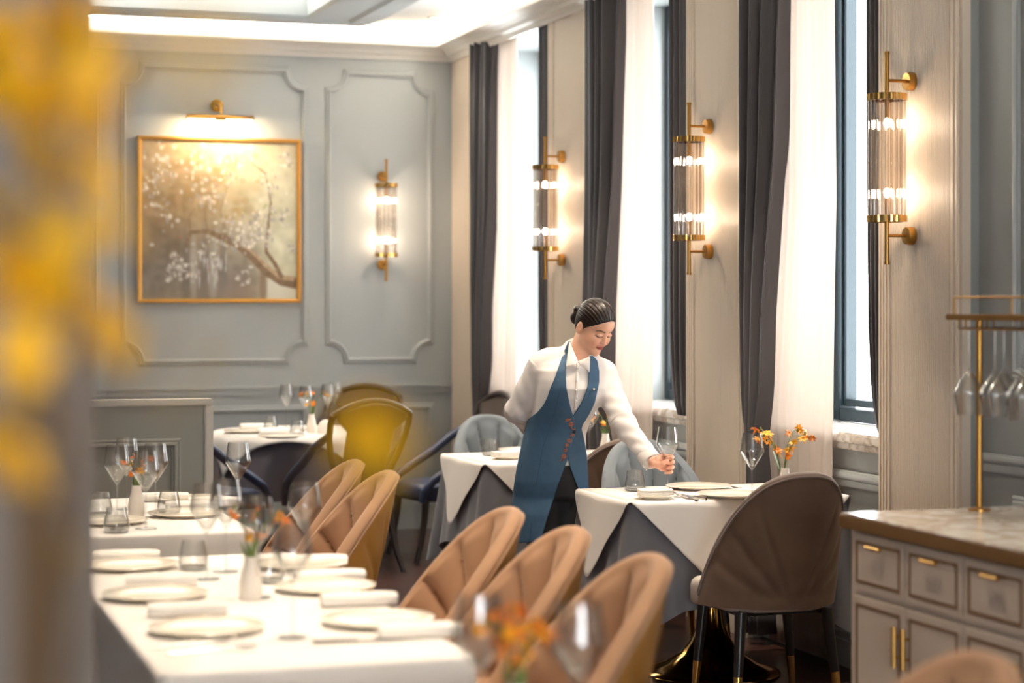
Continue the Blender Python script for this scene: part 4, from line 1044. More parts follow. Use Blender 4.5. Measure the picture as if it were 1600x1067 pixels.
# ------------------------------------------------------------------ signed-distance modelling for the figure
class SDF:
    def __init__(s, lo, hi, h):
        s.lo = np.array(lo, np.float32); s.h = h; s.n = np.ceil((np.array(hi)-np.array(lo))/h).astype(int)+1
        s.d = np.full(tuple(s.n), 1.0, np.float32)
    def box(s, lo, hi):
        a = np.maximum(0, np.floor((np.array(lo)-s.lo)/s.h).astype(int)); b = np.minimum(s.n, np.ceil((np.array(hi)-s.lo)/s.h).astype(int)+1)
        sl = tuple(slice(int(a[i]), int(b[i])) for i in range(3))
        ax = [s.lo[i]+s.h*np.arange(int(a[i]), int(b[i]), dtype=np.float32) for i in range(3)]
        return sl, np.meshgrid(*ax, indexing='ij')
    def blend(s, sl, d, k, cut=False):
        e = s.d[sl]
        if cut: # smooth subtraction
            if k <= 0: s.d[sl] = np.maximum(e, -d); return
            h = np.clip(.5-.5*(e+d)/k, 0, 1); s.d[sl] = e*(1-h)-d*h+k*h*(1-h); return
        if k <= 0: s.d[sl] = np.minimum(e, d); return
        h = np.clip(.5+.5*(d-e)/k, 0, 1); s.d[sl] = d*(1-h)+e*h-k*h*(1-h)
    def cap(s, a, b, ra, rb=None, k=.02, cut=False):
        rb = ra if rb is None else rb; a = np.array(a, float); b = np.array(b, float); m = max(ra, rb)+k+.02
        sl, (X, Y, Z) = s.box(np.minimum(a, b)-m, np.maximum(a, b)+m)
        ba = b-a; L = ba.dot(ba)+1e-12; t = np.clip(((X-a[0])*ba[0]+(Y-a[1])*ba[1]+(Z-a[2])*ba[2])/L, 0, 1)
        d = np.sqrt((X-a[0]-t*ba[0])**2+(Y-a[1]-t*ba[1])**2+(Z-a[2]-t*ba[2])**2)-(ra+(rb-ra)*t)
        s.blend(sl, d.astype(np.float32), k, cut)
    def ell(s, c, r, R=None, k=.02, cut=False, half=None):
        c = np.array(c, float); m = max(r)+k+.02; sl, (X, Y, Z) = s.box(c-m, c+m)
        x, y, z = X-c[0], Y-c[1], Z-c[2]
        if R is not None:
            R = np.array(R); x, y, z = (R[0][0]*x+R[1][0]*y+R[2][0]*z), (R[0][1]*x+R[1][1]*y+R[2][1]*z), (R[0][2]*x+R[1][2]*y+R[2][2]*z)
        k0 = np.sqrt((x/r[0])**2+(y/r[1])**2+(z/r[2])**2); k1 = np.sqrt((x/r[0]**2)**2+(y/r[1]**2)**2+(z/r[2]**2)**2)+1e-9
        d = k0*(k0-1)/k1
        if half is not None: d = np.maximum(d, half(x, y, z))
        s.blend(sl, d.astype(np.float32), k, cut)
    def loft(s, rows, k=.02, cut=False):
        # rows: (z, cx, cy, a, b, yaw); elliptical sections, closed at both ends
        rows = sorted(rows); zs = [r[0] for r in rows]; m = .33
        cxs = [r[1] for r in rows]; cys = [r[2] for r in rows]
        sl, (X, Y, Z) = s.box((min(cxs)-m, min(cys)-m, zs[0]-.03), (max(cxs)+m, max(cys)+m, zs[-1]+.03))
        I = lambda j: np.interp(Z, zs, [r[j] for r in rows])
        cx, cy, a, b, yw = I(1), I(2), I(3), I(4), I(5); c, q = np.cos(yw), np.sin(yw)
        x = (X-cx)*c+(Y-cy)*q; y = -(X-cx)*q+(Y-cy)*c
        d = (np.sqrt((x/a)**2+(y/b)**2)-1)*np.minimum(a, b)
        d = np.maximum(d, np.maximum(zs[0]-Z, Z-zs[-1]))
        s.blend(sl, d.astype(np.float32), k, cut)
    def mesh(s):
        d = s.d; S = d < 0; n = d.shape
        c = np.zeros((n[0]-1, n[1]-1, n[2]-1), np.uint8)
        for i in (0, 1):
            for j in (0, 1):
                for k in (0, 1): c += S[i:n[0]-1+i, j:n[1]-1+j, k:n[2]-1+k]
        act = np.argwhere((c > 0) & (c < 8)); idx = -np.ones(c.shape, np.int32); idx[tuple(act.T)] = np.arange(len(act))
        acc = np.zeros((len(act), 3)); cnt = np.zeros(len(act)); cor = [(i, j, k) for i in (0, 1) for j in (0, 1) for k in (0, 1)]
        val = {q: d[act[:, 0]+q[0], act[:, 1]+q[1], act[:, 2]+q[2]] for q in cor}
        for p in cor:
            for ax in range(3):
                if p[ax]: continue
                q = list(p); q[ax] = 1; q = tuple(q); a, b = val[p], val[q]; m = (a < 0) != (b < 0)
                t = np.where(m, a/np.where(m, a-b, 1), 0)
                P = np.tile(np.array(p, float), (len(act), 1)); P[:, ax] += t
                acc[m] += P[m]; cnt[m] += 1
        V = (act+acc/cnt[:, None])*s.h+s.lo
        F = []
        for ax in range(3):
            o1, o2 = [(1, 2), (2, 0), (0, 1)][ax]
            sa = [slice(None)]*3; sb = [slice(None)]*3; sa[ax] = slice(0, -1); sb[ax] = slice(1, None)
            e = np.argwhere(S[tuple(sa)] != S[tuple(sb)])
            e = e[(e[:, o1] > 0) & (e[:, o2] > 0) & (e[:, o1] < n[o1]-1) & (e[:, o2] < n[o2]-1)]
            fl = S[tuple(e.T)]
            q = []
            for (u, v) in ((0, 0), (1, 0), (1, 1), (0, 1)):
                g = e.copy(); g[:, o1] -= 1-u; g[:, o2] -= 1-v; q.append(idx[tuple(g.T)])
            q = np.stack(q, 1); q[~fl] = q[~fl][:, ::-1]; F.append(q)
        return V, np.concatenate(F)
def np_mesh(name, V, F, material, parent, smooth_iter=0):
    me = bpy.data.meshes.new(name); me.vertices.add(len(V)); me.vertices.foreach_set('co', V.astype(np.float32).ravel())
    me.loops.add(F.size); me.loops.foreach_set('vertex_index', F.astype(np.int32).ravel())
    me.polygons.add(len(F)); me.polygons.foreach_set('loop_start', np.arange(0, F.size, 4, dtype=np.int32))
    me.update(calc_edges=True); me.validate(); me.polygons.foreach_set('use_smooth', np.ones(len(me.polygons), bool))
    o = bpy.data.objects.new(name, me); COL.objects.link(o); me.materials.append(material); o.parent = parent
    return o
def relax(V, F, it, lam=.5):
    E = np.concatenate([F[:, [0, 1]], F[:, [1, 2]], F[:, [2, 3]], F[:, [3, 0]]]); n = len(V)
    for _ in range(it):
        A = np.zeros_like(V); c = np.zeros(n)
        for k in range(3):
            A[:, k] = np.bincount(E[:, 0], V[E[:, 1], k], n)+np.bincount(E[:, 1], V[E[:, 0], k], n)
        c = np.bincount(E[:, 0], minlength=n)+np.bincount(E[:, 1], minlength=n)
        V = V+lam*(A/np.maximum(c, 1)[:, None]-V)
    return V
# ------------------------------------------------------------------ the waitress
WD = 8.70                                             # her distance from the camera
wb_ = at_d(870, 472, WD)
wo = Vector((wb_.x, wb_.y, 0))
woman = thing('person', 'woman in white shirt and long blue wrap apron, leaning to set down a wine glass', 'person', wo, -YAW)
R0 = (870-CX)/FPX*WD
def L(px, py, f=0.0):                                 # pixel + metres towards the camera -> her local frame (x right, y away, z up)
    d = WD-f; return np.array([(px-CX)/FPX*d-R0, -f, EYE-(py-HY)/FPX*d])
YT = math.radians(24)                                  # torso turned towards the table
# torso sections: (py, cx px, half width, half depth, f)
TR = [(553, 909, .062, .058, .050), (560, 907, .085, .066, .048), (568, 903, .130, .078, .045), (578, 899, .158, .092, .045), (592, 896, .160, .104, .045), (606, 893, .154, .114, .045),
      (622, 889, .146, .112, .04), (640, 883, .137, .105, .03), (660, 875, .128, .098, .015), (680, 869, .128, .098, .005), (700, 866, .138, .104, 0), (725, 863, .152, .114, -.005), (750, 861, .160, .118, -.005), (775, 861, .155, .112, -.005)]
def trow(g=0.0, lo=0, hi=99):
    out = []
    for (py, cx, a, b, f) in TR[lo:hi]: p = L(cx, py, f); out.append((p[2], p[0], p[1], a+g, b+g, YT))
    return out
Rsh, Relb, Rwr = L(846, 572, .05), L(808, 641, -.02), L(838, 676, -.145)
Lsh, Lelb, Lwr = L(944, 588, -.035), L(973, 660, .10), L(1019, 722, .235)
Rhip, Rkn, Ran = L(846, 745, .02), L(850, 873, .05), L(852, 984, .03)
Lhip, Lkn, Lan = L(880, 745, -.02), L(889, 873, .01), L(892, 984, -.03)
# head frame
psi, th = math.radians(43), math.radians(30)
D = np.array([math.cos(th)*math.sin(psi), -math.cos(th)*math.cos(psi), -math.sin(th)])      # facing direction
U = np.array([math.sin(th)*math.sin(psi), -math.sin(th)*math.cos(psi), math.cos(th)])
S = np.cross(U, -D); S = np.cross(D, U)*1.0
S = np.array([math.cos(psi), math.sin(psi), 0.0])                                            # her left
HC = L(930, 509, .085); HS = .93
HR = np.stack([S, D, U], 1)                          # columns: left, front, up
def H(x, y, z): return HC+HR @ (np.array([x, y, z])*HS)
def hl(sd, c, r, k=.01, cut=False, tilt=None, half=None):
    R = HR if tilt is None else HR @ np.array(tilt)
    sd.ell(H(*c), [q*HS for q in r], R, k, cut, half)
def hc(sd, a, b, ra, rb, k=.01, cut=False): sd.cap(H(*a), H(*b), ra*HS, rb*HS, k, cut)
def head(sd):
    hl(sd, (0, -.012, .032), (.071, .090, .082), .0)
    hl(sd, (0, .014, -.028), (.0625, .066, .086), .02)
    hl(sd, (0, .045, .030), (.056, .038, .040), .02)
    for s in (-1, 1):
        hc(sd, (s*.048, .005, -.066), (s*.014, .054, -.106), .023, .018, .022)
        hl(sd, (s*.034, .050, -.042), (.029, .029, .030), .018)
        hl(sd, (s*.031, .094, -.004), (.018, .012, .010), .012, True)
        hl(sd, (s*.031, .0735, -.008), (.0158, .0092, .0095), .004)
    hc(sd, (0, .054, -.107), (0, .057, -.106), .017, .016, .014)
    hc(sd, (0, .076, -.002), (0, .0915, -.0405), .0062, .0088, .010)
    for s in (-1, 1): hl(sd, (s*.0100, .0835, -.043), (.0075, .0085, .0064), .004)
    hl(sd, (0, .0785, -.0665), (.0225, .0085, .0050), .003); hl(sd, (0, .0780, -.0760), (.0185, .0095, .0062), .003)
    hc(sd, (-.022, .0810, -.0700), (0, .0865, -.0712), .0012, .0012, .002, True); hc(sd, (.022, .0810, -.0700), (0, .0865, -.0712), .0012, .0012, .002, True)
    for s in (-1, 1):
        hl(sd, (s*.0735, -.020, -.020), (.010, .019, .031), .004)
        hl(sd, (s*.083, -.013, -.014), (.006, .009, .017), .003, True)
h = .0030
sd = SDF((-.30, -.50, -.005), (.56, .34, 1.66), h)
head(sd)
hd0 = sd
sd.cap(L(905, 560, .05), H(0, -.022, -.055), .056, .050, .02)
sd.loft(trow(-.010), .015)
for a, b, c in ((Rhip, Rkn, Ran), (Lhip, Lkn, Lan)): sd.cap(a, b, .078, .052, .03); sd.cap(b, c, .050, .034, .02); sd.cap(c+np.array([0, 0, -.045]), c+np.array([.04, -.15, -.062]), .030, .024, .02)
for a, b, c, q in ((Rsh, Relb, Rwr, -1), (Lsh, Lelb, Lwr, 1)): sd.cap(a, b, .045, .037, .03); sd.cap(b, c, .036, .024, .015)
# ---- hand round the stem of the glass
gp = at_z(1043, 770, TW); dd = (gp-Vector((0, 0, EYE))).dot(FWD); GF = WD-dd
G = lambda px, py, df=0.0: L(px, py, GF+df)
sd.cap(Lwr, G(1027, 722, -.012), .024, .025, .01)
kn = [(1034, 713), (1036.5, 719), (1036.5, 726), (1034, 732)]; fy = [714, 721.5, 729.5, 737]
for (kx, ky) in kn: sd.cap(G(1024, 722, -.014), G(kx, ky, -.020), .018, .0115, .006)
rr = [.0088, .0090, .0086, .0074]; ex = [0, 1, .6, -1.2]
for i in range(4):
    y = fy[i]; r = rr[i]; e = ex[i]
    P = [G(kn[i][0], kn[i][1], -.021), G(1046+e, y-.5, -.017), G(1050.5+e, y, -.003), G(1048.5+e, y+1.2, .012), G(1042.5+e, y+2.0, .0165)]
    for a, b, ra, rb in ((P[0], P[1], r*1.15, r*1.05), (P[1], P[2], r*1.05, r), (P[2], P[3], r, r*.95), (P[3], P[4], r*.95, r*.8)): sd.cap(a, b, ra, rb, .0018)
tp = [G(1022, 724, .004), G(1029, 727, .016), G(1036, 724, .022), G(1042, 719.5, .020)]
for a, b, ra, rb in ((tp[0], tp[1], .0135, .0118), (tp[1], tp[2], .0112, .0098), (tp[2], tp[3], .0098, .0078)): sd.cap(a, b, ra, rb, .004)
# ---- the other hand behind her back
hw = Rwr; hb = L(868, 684, -.165)
sd.cap(hw, hb, .024, .026, .01)
for i in range(4): sd.cap(hb+np.array([0, 0, .024-.016*i]), hb+np.array([.055, .01, .020-.015*i]), .0088, .0076, .003)
sd.cap(hw+np.array([.02, -.01, .02]), hb+np.array([.02, .0, .05]), .011, .008, .006)
V, F = sd.mesh(); V = relax(V, F, 1, .45)
body = np_mesh('body', V, F, vcolmat('skin', .42, 'Col', .12), woman)
Q = ((V-HC) @ HR)/HS; x, y, z = np.abs(Q[:, 0]), Q[:, 1], Q[:, 2]
colr = np.tile(np.array([lin(226), lin(174), lin(146)]), (len(V), 1))
def blend_col(w, c):
    w = np.clip(w, 0, 1)[:, None]; global colr; colr = colr*(1-w)+np.array([lin(q) for q in c])*w
inh = (np.abs(Q).max(1) < .16)
blend_col(inh*.30*np.exp(-(((x-.040)/.018)**2+((y-.07)/.03)**2+((z+.045)/.02)**2)), (226, 130, 110))
lip = inh*(y > .068)*(x < .0245)*np.clip(1.6-(((x)/.0235)**2+((z+.0708+.004*(x/.02)**2*0-.003*(x/.022)**2)/.0110)**2)*1.3, 0, 1)
blend_col(lip*.95, (150, 52, 50))
zb = .0125+.006*np.clip((x-.015)/.03, 0, 1)-.010*np.clip((x-.040)/.012, 0, 1)
blend_col(inh*(y > .04)*(x > .012)*(x < .052)*np.clip(1.5-np.abs(z-zb)/.0040, 0, 1)*.95, (70, 46, 36))
zl = -.0140-.0028*np.cos((x-.031)/.016*1.5)+.0015
blend_col(inh*(y > .05)*(x > .0145)*(x < .049)*np.clip(1.5-np.abs(z-zl)/.0028, 0, 1)*.95, (36, 24, 22))
nm = inh*(y > .085)*np.exp(-(((x-.006)/.004)**2+((z+.0495)/.003)**2)); blend_col(nm*.6, (120, 70, 56))  # shade under the nose painted into the skin colour
hand = np.linalg.norm(V-G(1040, 725), axis=1) < .09
blend_col(hand*.25, (236, 150, 120))
at_ = body.data.color_attributes.new('Col', 'FLOAT_COLOR', 'POINT')
at_.data.foreach_set('color', np.concatenate([colr, np.ones((len(V), 1))], 1).astype(np.float32).ravel())
# ---- fingernails
nl = MB()
for i in range(4):
    c = G(1040.5+ex[i], fy[i]+2.1, .0205); nl.ball(c, .0042, 8, sx=1.1, sy=.5, sz=.9)
nl.ball(G(1041.5, 719, .026), .0048, 8, sx=1.2, sy=.5, sz=.9)
nl.build('fingernails', mat('pale_pink_nail', rgb(240, 190, 176), rough=.2, coat=.5), woman)
# ---- hair: swept back cap and a low bun
hs = SDF(H(0, 0, 0)-.21, H(0, 0, 0)+.21, .0026)
def hairline(xx, yy, zz):
    u = yy/HS; w = xx/HS
    lim = np.interp(u, [-.12, -.085, -.05, -.02, .01, .04, .065, .085, .11], [-.118, -.092, -.070, -.034, -.006, .022, .052, .078, .088])-.030
    lim = lim-.010*np.clip(-w/.06, -1, 1)*np.clip((u-.03)/.05, 0, 1)
    return (lim*HS-zz)*.8
def hairline_c(xx, yy, zz): return hairline(xx, yy-.012*HS, zz)
hl(hs, (0, -.012, .032), (.080, .1015, .0925), 0, half=lambda a, b, c: hairline(a, b-.012*HS, c))
hl(hs, (0, -.040, -.020), (.064, .058, .055), .02, half=lambda a, b, c: np.maximum(b-.03*HS, -c-.05))
hl(hs, (-.006, -.112, -.016), (.040, .030, .040), .008)
hl(hs, (-.010, -.122, .016), (.028, .022, .020), .004); hl(hs, (.012, -.126, -.020), (.026, .018, .026), .003)
hl(hs, (.0, -.092, .03), (.09, .004, .02), .004, True)
HV, HF = hs.mesh(); HV = relax(HV, HF, 2)
q = ((HV-HC) @ HR)/HS                                # combed strands: grooves that run from the parting to the bun
N_ = (q-np.array([0, -.012, .032])); nn = N_/np.linalg.norm(N_, axis=1)[:, None]
ang = np.arctan2(q[:, 2]-.005+.10*(q[:, 1]+.11), q[:, 0]+.002)
strand = (np.sin(ang*46+14*q[:, 1])+.6*np.sin(ang*83+2))*.0007
HV = HV+(nn*strand[:, None]*HS) @ HR.T
hm = mat('dark_brown_hair', rgb(30, 18, 14), rough=.34, spec=.3, bump=.35, bscale=90, stretch=(1, 1, 1))
np_mesh('hair', HV, HF, hm, woman)
# ---- trousers and shoes
ts = SDF((-.30, -.25, .02), (.30, .25, .90), .005)
ts.loft([r for r in trow(.004) if r[0] < .90], 0)
for a, b, c in ((Rhip, Rkn, Ran), (Lhip, Lkn, Lan)): ts.cap(a, b, .090, .066, .03); ts.cap(b, c, .066, .058, .02)
TV, TF = ts.mesh(); np_mesh('trousers', relax(TV, TF, 3), TF, mat('black_trouser_cloth', rgb(30, 29, 32), rough=.8, bump=.1, bscale=200), woman)
for c in (Ran, Lan):
    b_ = SDF(c-np.array([.15, .30, .12]), c+np.array([.20, .15, .10]), .004)
    b_.cap(c+np.array([0, .02, -.060]), c+np.array([.045, -.16, -.072]), .038, .030, .02); b_.cap(c, c+np.array([0, .01, -.05]), .040, .040, .02)
    sl, (X, Y, Z) = b_.box(b_.lo, b_.lo+b_.h*b_.n); b_.d[sl] = np.maximum(b_.d[sl], .003-Z)
    SV, SF_ = b_.mesh(); np_mesh('shoe', relax(SV, SF_, 2), SF_, M['black_leg'], woman)
# ---- shirt
ss = SDF((-.30, -.42, .78), (.50, .30, 1.42), .0032)
ss.loft([r for r in trow(.006) if r[0] > .82], 0)
ss.cap(Rsh, Relb, .061, .053, .035); ss.cap(Relb, Rwr, .053, .038, .015)
ss.cap(Lsh, Lelb, .060, .052, .035); ss.cap(Lelb, Lwr-(Lwr-Lelb)*.06, .051, .037, .015)
ss.cap(L(899, 557, .02), L(862, 561, .045), .045, .050, .04); ss.cap(L(908, 563, .02), L(938, 580, -.02), .045, .050, .04)
ss.cap(L(903, 574, .045), L(899, 548, .015), .060, .056, .02)
ss.cap(L(915, 540, .07), L(903, 564, .135), .040, .020, .01, True); ss.cap(L(905, 560, .05), H(0, -.022, -.055), .050, .046, .004, True)      # open neck
SV, SF_ = ss.mesh(); SV = relax(SV, SF_, 3)
# soft creases: along the arms and under the bust
def crease(P, a, b, amp, fr, ph):
    ba = b-a; t = ((P-a) @ ba)/(ba @ ba); ax = ba/np.linalg.norm(ba); r = P-a-np.outer(t, ba); dist = np.linalg.norm(r, axis=1)
    w = np.exp(-(np.maximum(0, dist-.045)/.02)**2)*((t > -.05) & (t < 1.08)); an = np.arctan2(r @ np.cross(ax, [0, 0, 1.]), r[:, 2])
    g = np.sin(t*fr+an*1.3+ph)*np.sin(t*fr*.37+2*an+ph*2); return (r/np.maximum(dist, 1e-6)[:, None])*(amp*w*g)[:, None]
SV = SV+crease(SV, Rsh, Relb, .0045, 16, .5)+crease(SV, Relb, Rwr, .005, 14, 1.5)+crease(SV, Lsh, Lelb, .0045, 17, 2.2)+crease(SV, Lelb, Lwr, .005, 15, .9)
shirtm = mat('white_shirt_cotton', rgb(222, 216, 212), rough=.8, bump=.05, bscale=250)
np_mesh('shirt', SV, SF_, shirtm, woman)
# ---- front depth of the dressed body in her frame
AP = trow(.0)+[(L(861, 800)[2], L(861, 800)[0], .0, .165, .125, YT), (L(861, 850)[2], L(861, 850)[0], .0, .178, .135, YT)]
AP = sorted(AP); AZ = [r[0] for r in AP]
def front(px, py, off, f0=.1):
    f = f0
    for _ in range(4):
        p = L(px, py, f); zc = p[2]; cx, cy, a, b, yw = [float(np.interp(zc, AZ, [r[j] for r in AP])) for j in (1, 2, 3, 4, 5)]
        a += off; b += off; c, q = math.cos(yw), math.sin(yw); dx = p[0]-cx
        # ellipse in rotated axes: u = dx c + dy q, v = -dx q + dy c ; nearest (smallest y) root
        A_ = (q/a)**2+(c/b)**2; B_ = 2*dx*c*q*(1/a**2-1/b**2); C_ = (dx*c/a)**2+(dx*q/b)**2-1
        disc = B_*B_-4*A_*C_
        y = cy+((-B_-math.sqrt(disc))/(2*A_) if disc > 0 else -B_/(2*A_)); f = -y
    return Vector(L(px, py, f))
def strip(rows, off, cols=22, rown=90, bow=0.0):
    ys = [r[0] for r in rows]; xl = [r[1] for r in rows]; xr = [r[2] for r in rows]
    def fn(u, v):
        py = ys[0]+(ys[-1]-ys[0])*v; a, b = interp(py, ys, xl), interp(py, ys, xr); px = a+(b-a)*u
        p = front(px, py, off)
        p.y -= bow*math.sin(u*9+py*.02)*sst(690, 830, py)
        return p
    return MB().grid(fn, cols, rown)
apm = mat('blue_linen_apron', rgb(52, 84, 112), rough=.75, bump=.12, bscale=320, var=.07, vscale=40)
ap = strip([(533, 889, 891.5), (540, 885.5, 889), (556, 879, 886), (574, 872.5, 884), (590, 867, 884), (605, 860.5, 885), (620, 855.5, 888), (633, 849, 891), (645, 839, 894.5), (651, 831, 896.5), (656, 824.5, 897.3), (664, 822, 898.5), (673, 819.8, 899.5), (680, 818.2, 897), (700, 814, 891.5), (715, 811, 888), (731, 807.5, 881.5), (760, 803, 871), (786, 800.5, 862.5), (810, 799, 855), (834, 798, 848), (848, 798, 843)], .017, 30, 110, .004).build('apron', apm, woman, solid=.0035)
sp = strip([(556, 921, 926), (563, 920.7, 933), (580, 920, 936), (597, 919.5, 936), (612, 916, 933), (629, 909, 929), (640, 902, 924), (647, 897, 920.5), (656, 894, 915), (664, 892, 910), (670, 890, 908.5), (680, 889, 911), (700, 887, 915), (715, 887.5, 917), (730, 891, 918), (750, 898, 919), (765, 904, 919.5), (795, 912, 920.5)], .013, 18, 90).build('apron_wrap', apm, woman, solid=.003)
# neck loop of the apron passing behind the collar
# ---- collar, placket, cuff, brooch, button
def patch(pts, offs, nx=10, ny=10):
    # bilinear patch from four pixel corners with their distance towards the camera
    P = [Vector(L(px, py, f)) for (px, py), f in zip(pts, offs)]
    return MB().grid(lambda u, v: P[0].lerp(P[1], u).lerp(P[3].lerp(P[2], u), v)+Vector((0, -.006*math.sin(PI*u)*math.sin(PI*v), 0)), nx, ny)
def fr_(px, py, o=.02): return -front(px, py, o).y
co = patch([(889.5, 533), (903, 565), (900, 569), (884, 575)], [.108, fr_(903, 565, .026), fr_(900, 569, .03), fr_(884, 575, .026)])
c2 = patch([(903, 565), (922, 556.5), (921, 582), (906, 570)], [fr_(903, 565, .026), .150, fr_(920, 580, .024), fr_(906, 570, .03)])
co.add(c2.v, c2.f, True); co.build('collar', shirtm, woman, solid=.003)
pk = strip([(566, 900.5, 905), (590, 900, 904.8), (612, 899, 903.6), (630, 897.5, 902), (642, 896.5, 900)], .0095, 5, 24).build('placket', shirtm, woman, solid=.002)
for py in (578, 594, 610, 626): MB().ball(front(interp(py, [566, 642], [902.8, 898.5]), py, .0125), .0042, 10, sy=.5).build('shirt_button', M['ceramic'], pk)
MB().ball(front(927.5, 608, .018), .0062, 12, sy=.6).build('brooch', M['steel'], woman)
MB().lathe([(0, 0), (.0075, 0), (.008, .002), (.006, .004), (0, .0035)], front(897.7, 674.5, .0205), 14, axis=(0, -1, 0)).build('apron_button', mat('navy_button', rgb(24, 34, 48), rough=.3), woman)
dv_ = Vector(Lwr-Lelb).normalized(); e0 = Vector(Lwr)-dv_*.055; e1 = Vector(Lwr)-dv_*.004
cf = MB().lathe([(.0385, 0), (.0425, .004), (.0445, .046), (.043, .050), (.040, .048), (.037, .006)], e0, 28, axis=dv_, cap=False); cf.build('cuff', shirtm, woman)
MB().ball(Vector(G(1010, 733, .035)), .0055, 10).build('cufflink', M['steel'], woman)
# ---- orange embroidery along the apron edge
em = MB()
def fpt(px, py): return front(px, py, .0208)
def spiral(cx, cy, r, turns, a0, sg=1):
    em.tube([fpt(cx+r*(1-.8*k/26)*math.cos(a0+sg*turns*2*PI*k/26), cy+r*(1-.8*k/26)*math.sin(a0+sg*turns*2*PI*k/26)) for k in range(27)], .0013, 5)
def rosette(cx, cy, r):
    em.tube([fpt(cx+r*.55*math.cos(2*PI*k/16), cy+r*.55*math.sin(2*PI*k/16)) for k in range(16)], .0013, 5, closed=True)
    em.ball(fpt(cx, cy), .0024, 6, sy=.5)
    for k in range(9):
        a = 2*PI*k/9; em.tube([fpt(cx+r*.6*math.cos(a), cy+r*.6*math.sin(a)), fpt(cx+r*math.cos(a), cy+r*math.sin(a))], .0013, 5)
spiral(887.2, 656.5, 3.0, 1.4, 2.2); spiral(891, 654.5, 2.0, .8, 3.4, -1); rosette(892.4, 662.8, 4.0); em.tube([fpt(892.8, 667), fpt(894.8, 671), fpt(897, 671), fpt(899, 669.5)], .0013, 5)
em.tube([fpt(894, 677), fpt(892, 680), fpt(891.5, 684)], .0013, 5); spiral(895.2, 680.2, 2.5, 1.2, .5, -1); rosette(889.4, 688.5, 3.8); spiral(887, 695, 2.4, 1.2, 1.0); em.tube([fpt(884.5, 692), fpt(884, 698), fpt(886, 702)], .0013, 5)
spiral(883, 703.5, 3.0, 1.4, 5.5); rosette(881.2, 713, 4.0); em.tube([fpt(878, 716), fpt(876, 720), fpt(874.5, 719)], .0013, 5); em.tube([fpt(881, 717), fpt(880, 721)], .0013, 5)
em.build('embroidery', mat('orange_thread', rgb(196, 108, 52), rough=.6), ap)
# princess seams
em2 = MB()
em2.tube([front(interp(py, [600, 640, 700, 780, 846], [877, 868, 848, 834, 828]), py, .0192) for py in range(600, 847, 6)], .0012, 5)
em2.build('seam', mat('dark_apron_seam', rgb(38, 62, 86), rough=.8), ap)
# ------------------------------------------------------------------ yellow blossom branches close to the camera at the left
VB = at_d(30, 1000, 1.18)
fv = thing('floor_vase', 'tall grey floor vase below the yellow branches, out of the picture', 'vase', (VB.x, VB.y, 0))
MB().lathe([(0, 0), (.10, 0), (.105, .01), (.12, .3), (.125, .7), (.10, .95), (.065, 1.06), (.06, 1.12), (.066, 1.14), (.058, 1.14), (.053, 1.10), (.09, .9), (0, .8)], n=40).build('body', M['pillar'], fv)
MO = Vector((VB.x, VB.y, 1.12))
def blossom_mesh(seed, r):
    rnd = random.Random(seed); mb = MB()
    for k in range(5):
        a = 2*PI*k/5+rnd.uniform(-.2, .2); ca, sa = math.cos(a), math.sin(a); op = rnd.uniform(.85, 1.1)
        def fn(u, v):
            d = r*v*op; w = r*.42*math.sin(PI*min(.95, .1+.82*v))*(2*u-1); z = r*(.35*v-.15*v*v)+.5*w*w/r
            return Vector((ca*d-sa*w, sa*d+ca*w, z))
        mb.grid(fn, 5, 6)
    mb.ball((0, 0, .001), r*.12, 6)
    return mb
YB = []
for i in range(3):
    o = blossom_mesh(60+i, .019).build('blossom', M['yellow']); YB.append(o.data); bpy.data.objects.remove(o)
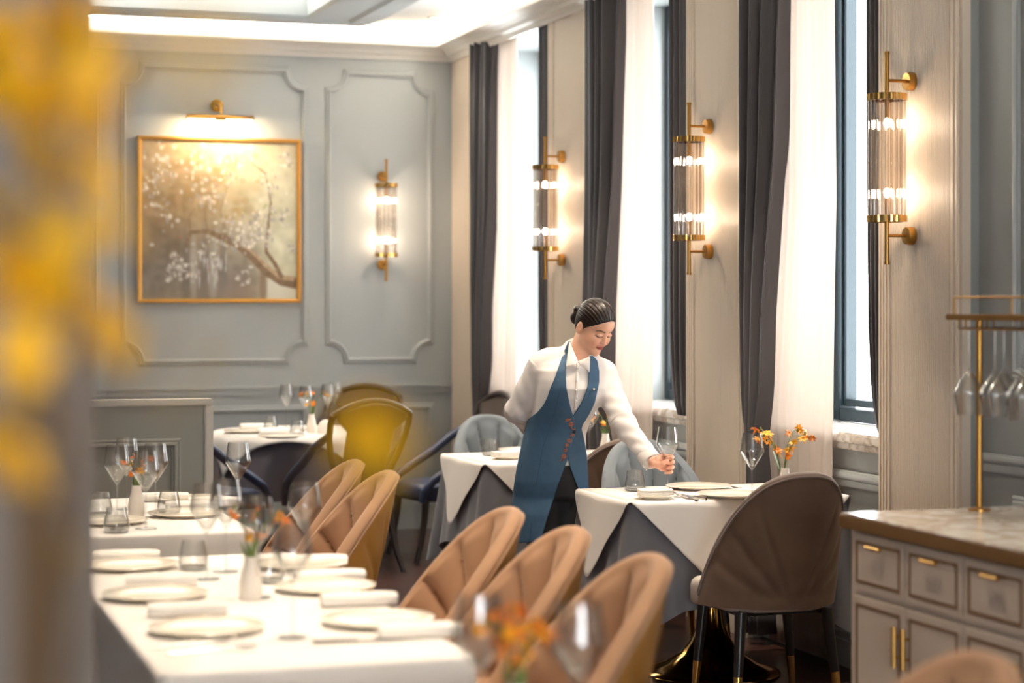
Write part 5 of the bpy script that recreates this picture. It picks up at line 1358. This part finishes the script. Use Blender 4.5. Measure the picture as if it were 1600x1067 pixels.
def branch(label, ends, seed, group='yellow blossom branches'):
    # ends: (px, py, depth, spread in px, blossoms); one stem leads to each cluster
    rnd = random.Random(seed)
    t = thing('yellow_branch', label, 'flowers', MO, 0, group)
    for (px, py, d, spd, n, sc) in ends:
        e = at_d(px, py, d)-MO; m1 = Vector((e.x*.15, e.y*.15, e.z*.45)); m2 = Vector((e.x*.6, e.y*.6, e.z*.85))
        P = []
        for k in range(13):
            f = k/12; P.append((1-f)**3*Vector((0, 0, -.05))+3*(1-f)**2*f*m1+3*(1-f)*f*f*m2+f**3*e)
        MB().tube(P, [.003-.002*k/12 for k in range(13)], 6).build('stem', M['twig'], t)
        for k in range(n):
            q = at_d(px+rnd.uniform(-1, 1)*spd, py+rnd.uniform(-1, 1)*spd, d+rnd.uniform(-.04, .04))-MO
            o = bpy.data.objects.new('blossom', YB[rnd.randrange(3)]); COL.objects.link(o); o.parent = t; o.location = q
            s_ = sc*rnd.uniform(.8, 1.2); o.scale = (s_, s_, s_); o.rotation_euler = (rnd.uniform(.3, 1.7), rnd.uniform(-.5, .5), rnd.uniform(0, 6.28))
            MB().tube([Vector(P[12-rnd.randrange(3)]), q], .0012, 5).build('twig', M['twig'], t)
    return t
branch('blurred yellow blossom branch reaching the top left corner of the picture', [(35, 135, 1.15, 55, 12, 1.1), (105, 22, 1.2, 40, 7, 1), (122, 150, 1.2, 40, 7, 1), (98, 265, 1.25, 60, 6, .9), (210, 60, 1.0, 60, 3, .6), (15, 30, 1.2, 40, 4, .8)], 3)
branch('blurred yellow blossom branch at half height by the left edge', [(52, 445, 1.15, 48, 7, 1.05), (160, 545, 1.2, 36, 4, 1), (20, 335, 1.2, 50, 4, .9), (140, 350, 1.25, 40, 3, .9), (130, 470, 1.2, 40, 3, .8)], 4)
branch('blurred yellow blossom branch low at the left edge', [(18, 700, 1.15, 45, 5, 1), (92, 640, 1.2, 45, 2, .9), (5, 570, 1.1, 40, 3, 1), (110, 860, 1.2, 50, 1, .8)], 5)
branch('single yellow blossom stem hanging before the dark shield-back chair', [(570, 690, .95, 14, 7, 1.0)], 6)
branch('thin yellow sprig so close that it only tints the blossom painting', [(300, 78, .62, 30, 2, .55), (270, 560, .62, 40, 2, .55), (420, 560, .60, 30, 1, .5), (330, 250, .55, 60, 2, .45), (285, 800, .65, 40, 1, .6)], 8)
